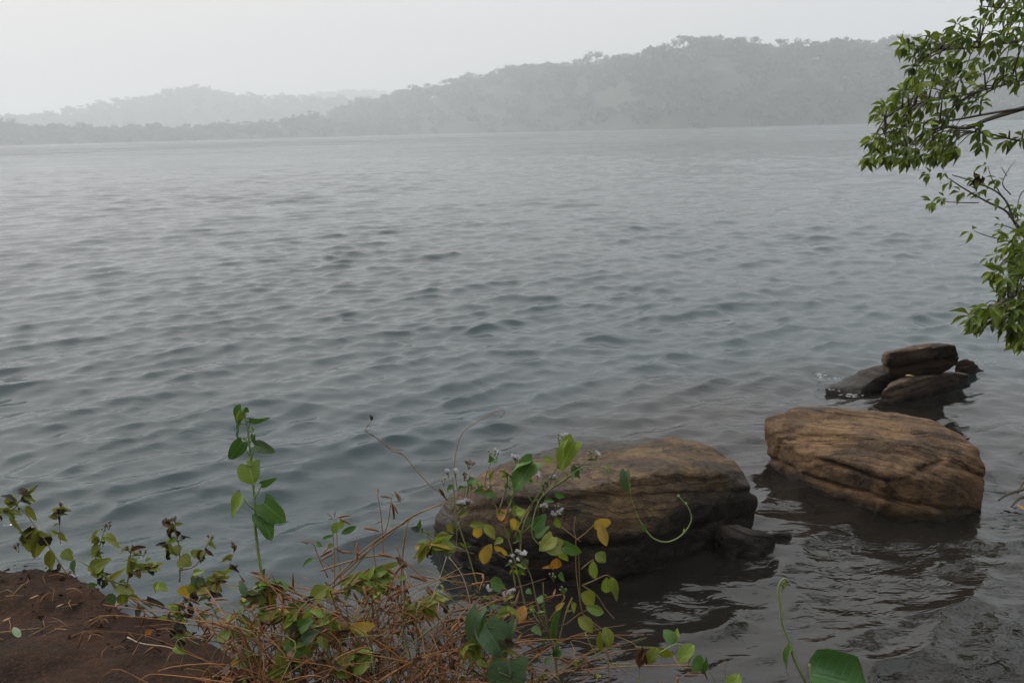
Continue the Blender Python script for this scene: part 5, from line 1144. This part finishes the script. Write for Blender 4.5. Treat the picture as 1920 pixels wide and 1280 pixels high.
# (b) the sapling with bare twigs and small light leaves
sb_ = base_at(4.75, 4.4)
sap = thing('sapling', 'thin sapling with bare grey twigs and small bright yellow-green leaf tufts', 'sapling', sb_)
d = 4.9
limbsB = [([sb_, sb_ + Vector((-.2, .1, .5)), P(1990, 480, d), P(1930, 450, d), P(1905, 420, d)], 0.022, 0.011),
          ([P(1905, 420, d), P(1885, 395, d), P(1850, 378, d), P(1805, 352, d), P(1780, 335, d)], 0.008, 0.003),
          ([P(1900, 410, d), P(1888, 380, d), P(1872, 362, d), P(1850, 350, d), P(1825, 340, d), P(1785, 328, d)], 0.007, 0.003),
          ([P(1835, 380, d), P(1800, 380, d), P(1770, 378, d)], 0.004, 0.002), ([P(1880, 370, d), P(1862, 340, d), P(1852, 312, d)], 0.004, 0.0015), ([P(1895, 365, d), P(1880, 345, d), P(1890, 320, d), P(1905, 300, d)], 0.004, 0.0012), ([P(1888, 330, d), P(1876, 312, d)], 0.003, 0.001),
          ([P(1940, 470, d), P(1890, 452, d), P(1850, 442, d), P(1825, 432, d)], 0.005, 0.0015), ([P(1920, 440, d), P(1890, 425, d), P(1865, 420, d)], 0.004, 0.0015), ([P(1940, 350, d), P(1915, 362, d), P(1905, 400, d)], 0.004, 0.002)]
leavesB = []
for (x, y, n) in [(1742, 326, 7), (1770, 322, 6), (1748, 378, 7), (1770, 370, 6), (1782, 340, 3), (1803, 360, 7), (1835, 360, 8), (1850, 352, 6), (1830, 335, 4), (1872, 334, 5), (1866, 372, 3), (1848, 308, 3), (1822, 432, 3), (1880, 436, 5), (1895, 460, 5), (1868, 478, 5), (1878, 416, 3), (1910, 395, 6), (1920, 410, 6), (1905, 385, 5), (1855, 484, 2)]:
    tree_leaf_cluster(leavesB, P(x, y, d), Vector((-1, -.2, .1)), n, 0.062, r)
build_branchy(sap, limbsB, [], 'bark', leavesB, 200, 'treelight')
for k in range(6):
    put_leaf(sap, 'dry2', 'brown', P(1833 + r.gauss(0, 6), 334 + r.gauss(0, 6), d), P(1833 + r.gauss(0, 10), 350 + r.gauss(0, 6), d), 0.03, Vector((0, -1, .4)))

# (c) leafy bush leaning over the water below the sapling
bb = base_at(4.6, 4.1)
bush = thing('waterside_bush', 'leafy bush leaning over the water at the right edge, above the stacked slabs', 'bush', bb)
polyC = [(1940, 425), (1912, 430), (1885, 470), (1892, 500), (1866, 512), (1858, 522), (1888, 535), (1885, 555), (1862, 572), (1830, 585), (1816, 595), (1830, 612), (1858, 600), (1885, 610), (1900, 630), (1940, 640)]
limbsC = [([bb, bb + Vector((-.1, .0, .5)), P(2000, 560, 4.7), P(1930, 545, 4.6), P(1890, 560, 4.55), P(1850, 585, 4.5)], 0.03, 0.005), ([bb + Vector((0, 0, .2)), P(2010, 520, 4.8), P(1940, 490, 4.7), P(1900, 480, 4.65)], 0.015, 0.003), ([P(2000, 560, 4.7), P(1940, 600, 4.6), P(1905, 615, 4.55)], 0.015, 0.004)]
lp = [q for pts, _, _ in limbsC for q in smooth_line(pts, 5)]
leavesC = []; twigsC = []; tips = []; k = 0
while len(tips) < 44 and k < 4000:
    k += 1; x = r.uniform(1810, 1945); y = r.uniform(425, 640)
    if not in_poly(x, y, polyC) or any((x - a) ** 2 + (y - b_) ** 2 < 14 ** 2 for a, b_ in tips): continue
    tips.append((x, y))
for (x, y) in [(1832, 605), (1866, 515), (1900, 628), (1912, 640), (1848, 590)] + tips:
    dd_ = r.uniform(4.4, 4.8); c = P(x, y - 5, dd_); near = min(lp, key=lambda q: (q - c).length_squared)
    twigsC.append(([near, near.lerp(c, .5) + Vector((0, 0, .03)), c], 0.005, 0.0018))
    tree_leaf_cluster(leavesC, c, (c - near) + Vector((-.08, -.03, -.02)), r.choice((6, 7, 8)), 0.095, r)
bulk = []
for k in range(120):
    c = Vector((r.gauss(5.0, .6), r.gauss(4.5, .8), r.uniform(0.5, 2.2))); v_ = c - CAM; dep = v_.dot(_f); px_ = 960 + F * v_.dot(_r) / dep
    if px_ < 1975: continue
    tree_leaf_cluster(bulk, c, Vector((r.gauss(0, 1), r.gauss(0, 1), r.gauss(0, .6))), 8, 0.13, r)
build_branchy(bush, limbsC, twigsC, 'bark', leavesC, 280, 'tree', bulk)

# (e) unseen tree over the camera, added so its crown shades the bank and near rocks
r = random.Random(29); tb = base_at(-1.9, -1.6)
shade = thing('tree', 'unseen tall spreading tree on the bank behind, crown added to shade the near rocks', 'tree', tb)
trunk = smooth_line([tb, tb + Vector((.1, .0, 1.5)), tb + Vector((.3, .1, 3.0)), tb + Vector((.5, .3, 5.0)), tb + Vector((.6, .2, 7.5))], 5)
v, f = tube(trunk, taper(len(trunk), 0.30, 0.10), 12); obj('trunk', v, f, M['bark'], shade)
limbsE = []; bulk = []
for k in range(10):
    a = k * 0.63 + r.uniform(-.2, .2); s0 = trunk[r.randrange(10, 19)]; e = s0 + Vector((math.cos(a) * r.uniform(2, 4), math.sin(a) * r.uniform(2, 3.6), r.uniform(.4, 1.8)))
    limbsE.append(([s0, s0.lerp(e, .5) + Vector((0, 0, .3)), e], 0.08, 0.015))
for k in range(680):
    c = Vector((r.gauss(-.2, 3.0), r.gauss(-1.6, 2.3), r.uniform(2.6, 8.5) if r.random() < .75 else r.uniform(1.2, 4)))
    if c.y > 2.6 or (c - CAM).length < 1.2 or (c.y > -1.0 and c.z < 3.6 + 0.5 * max(0, c.y)): continue
    tree_leaf_cluster(bulk, c, Vector((r.gauss(0, 1), r.gauss(0, 1), r.gauss(0, .6))), 9, 0.26, r)
build_branchy(shade, limbsE, [], 'bark', [], 0, 'tree', bulk)

# (d) sticks and an orange leaf poking from the water at the right edge
for k, (pts, lb) in enumerate([([(1962, 905), (1925, 915), (1890, 926), (1872, 938)], 'pale dead stick lying in the water at the right edge, longest of three'), ([(1955, 925), (1915, 932), (1896, 950)], 'short dead stick in the water below the longest stick'), ([(1950, 895), (1922, 900), (1908, 925)], 'steep dead stick in the water above the orange leaf')]):
    q = [PZ(x, y, 0.03 + 0.05 * (1 - i_ / (len(pts) - 1))) for i_, (x, y) in enumerate(pts)]
    ln = smooth_line(q, 4); v, f = tube(ln, taper(len(ln), 0.012, 0.004), 6); tag(obj('dead_stick', v, f, M['bark'], loc=q[0]), lb, 'stick', 'dead sticks in the water')
q = PZ(1906, 950, 0.05); q2 = PZ(1930, 962, 0.04)
tag(obj('fallen_leaf', [tuple(q + (q2 - q) * (x_ * 1.3) + Vector((0, 1, .3)) * (y_ * .035) + Vector((0, 0, .03 * z_ + .01))) for x_, y_, z_ in LEAF['oval'][0]], LEAF['oval'][1], M['orange'], loc=q), 'orange leaf floating by the dead sticks at the right edge', 'leaf')
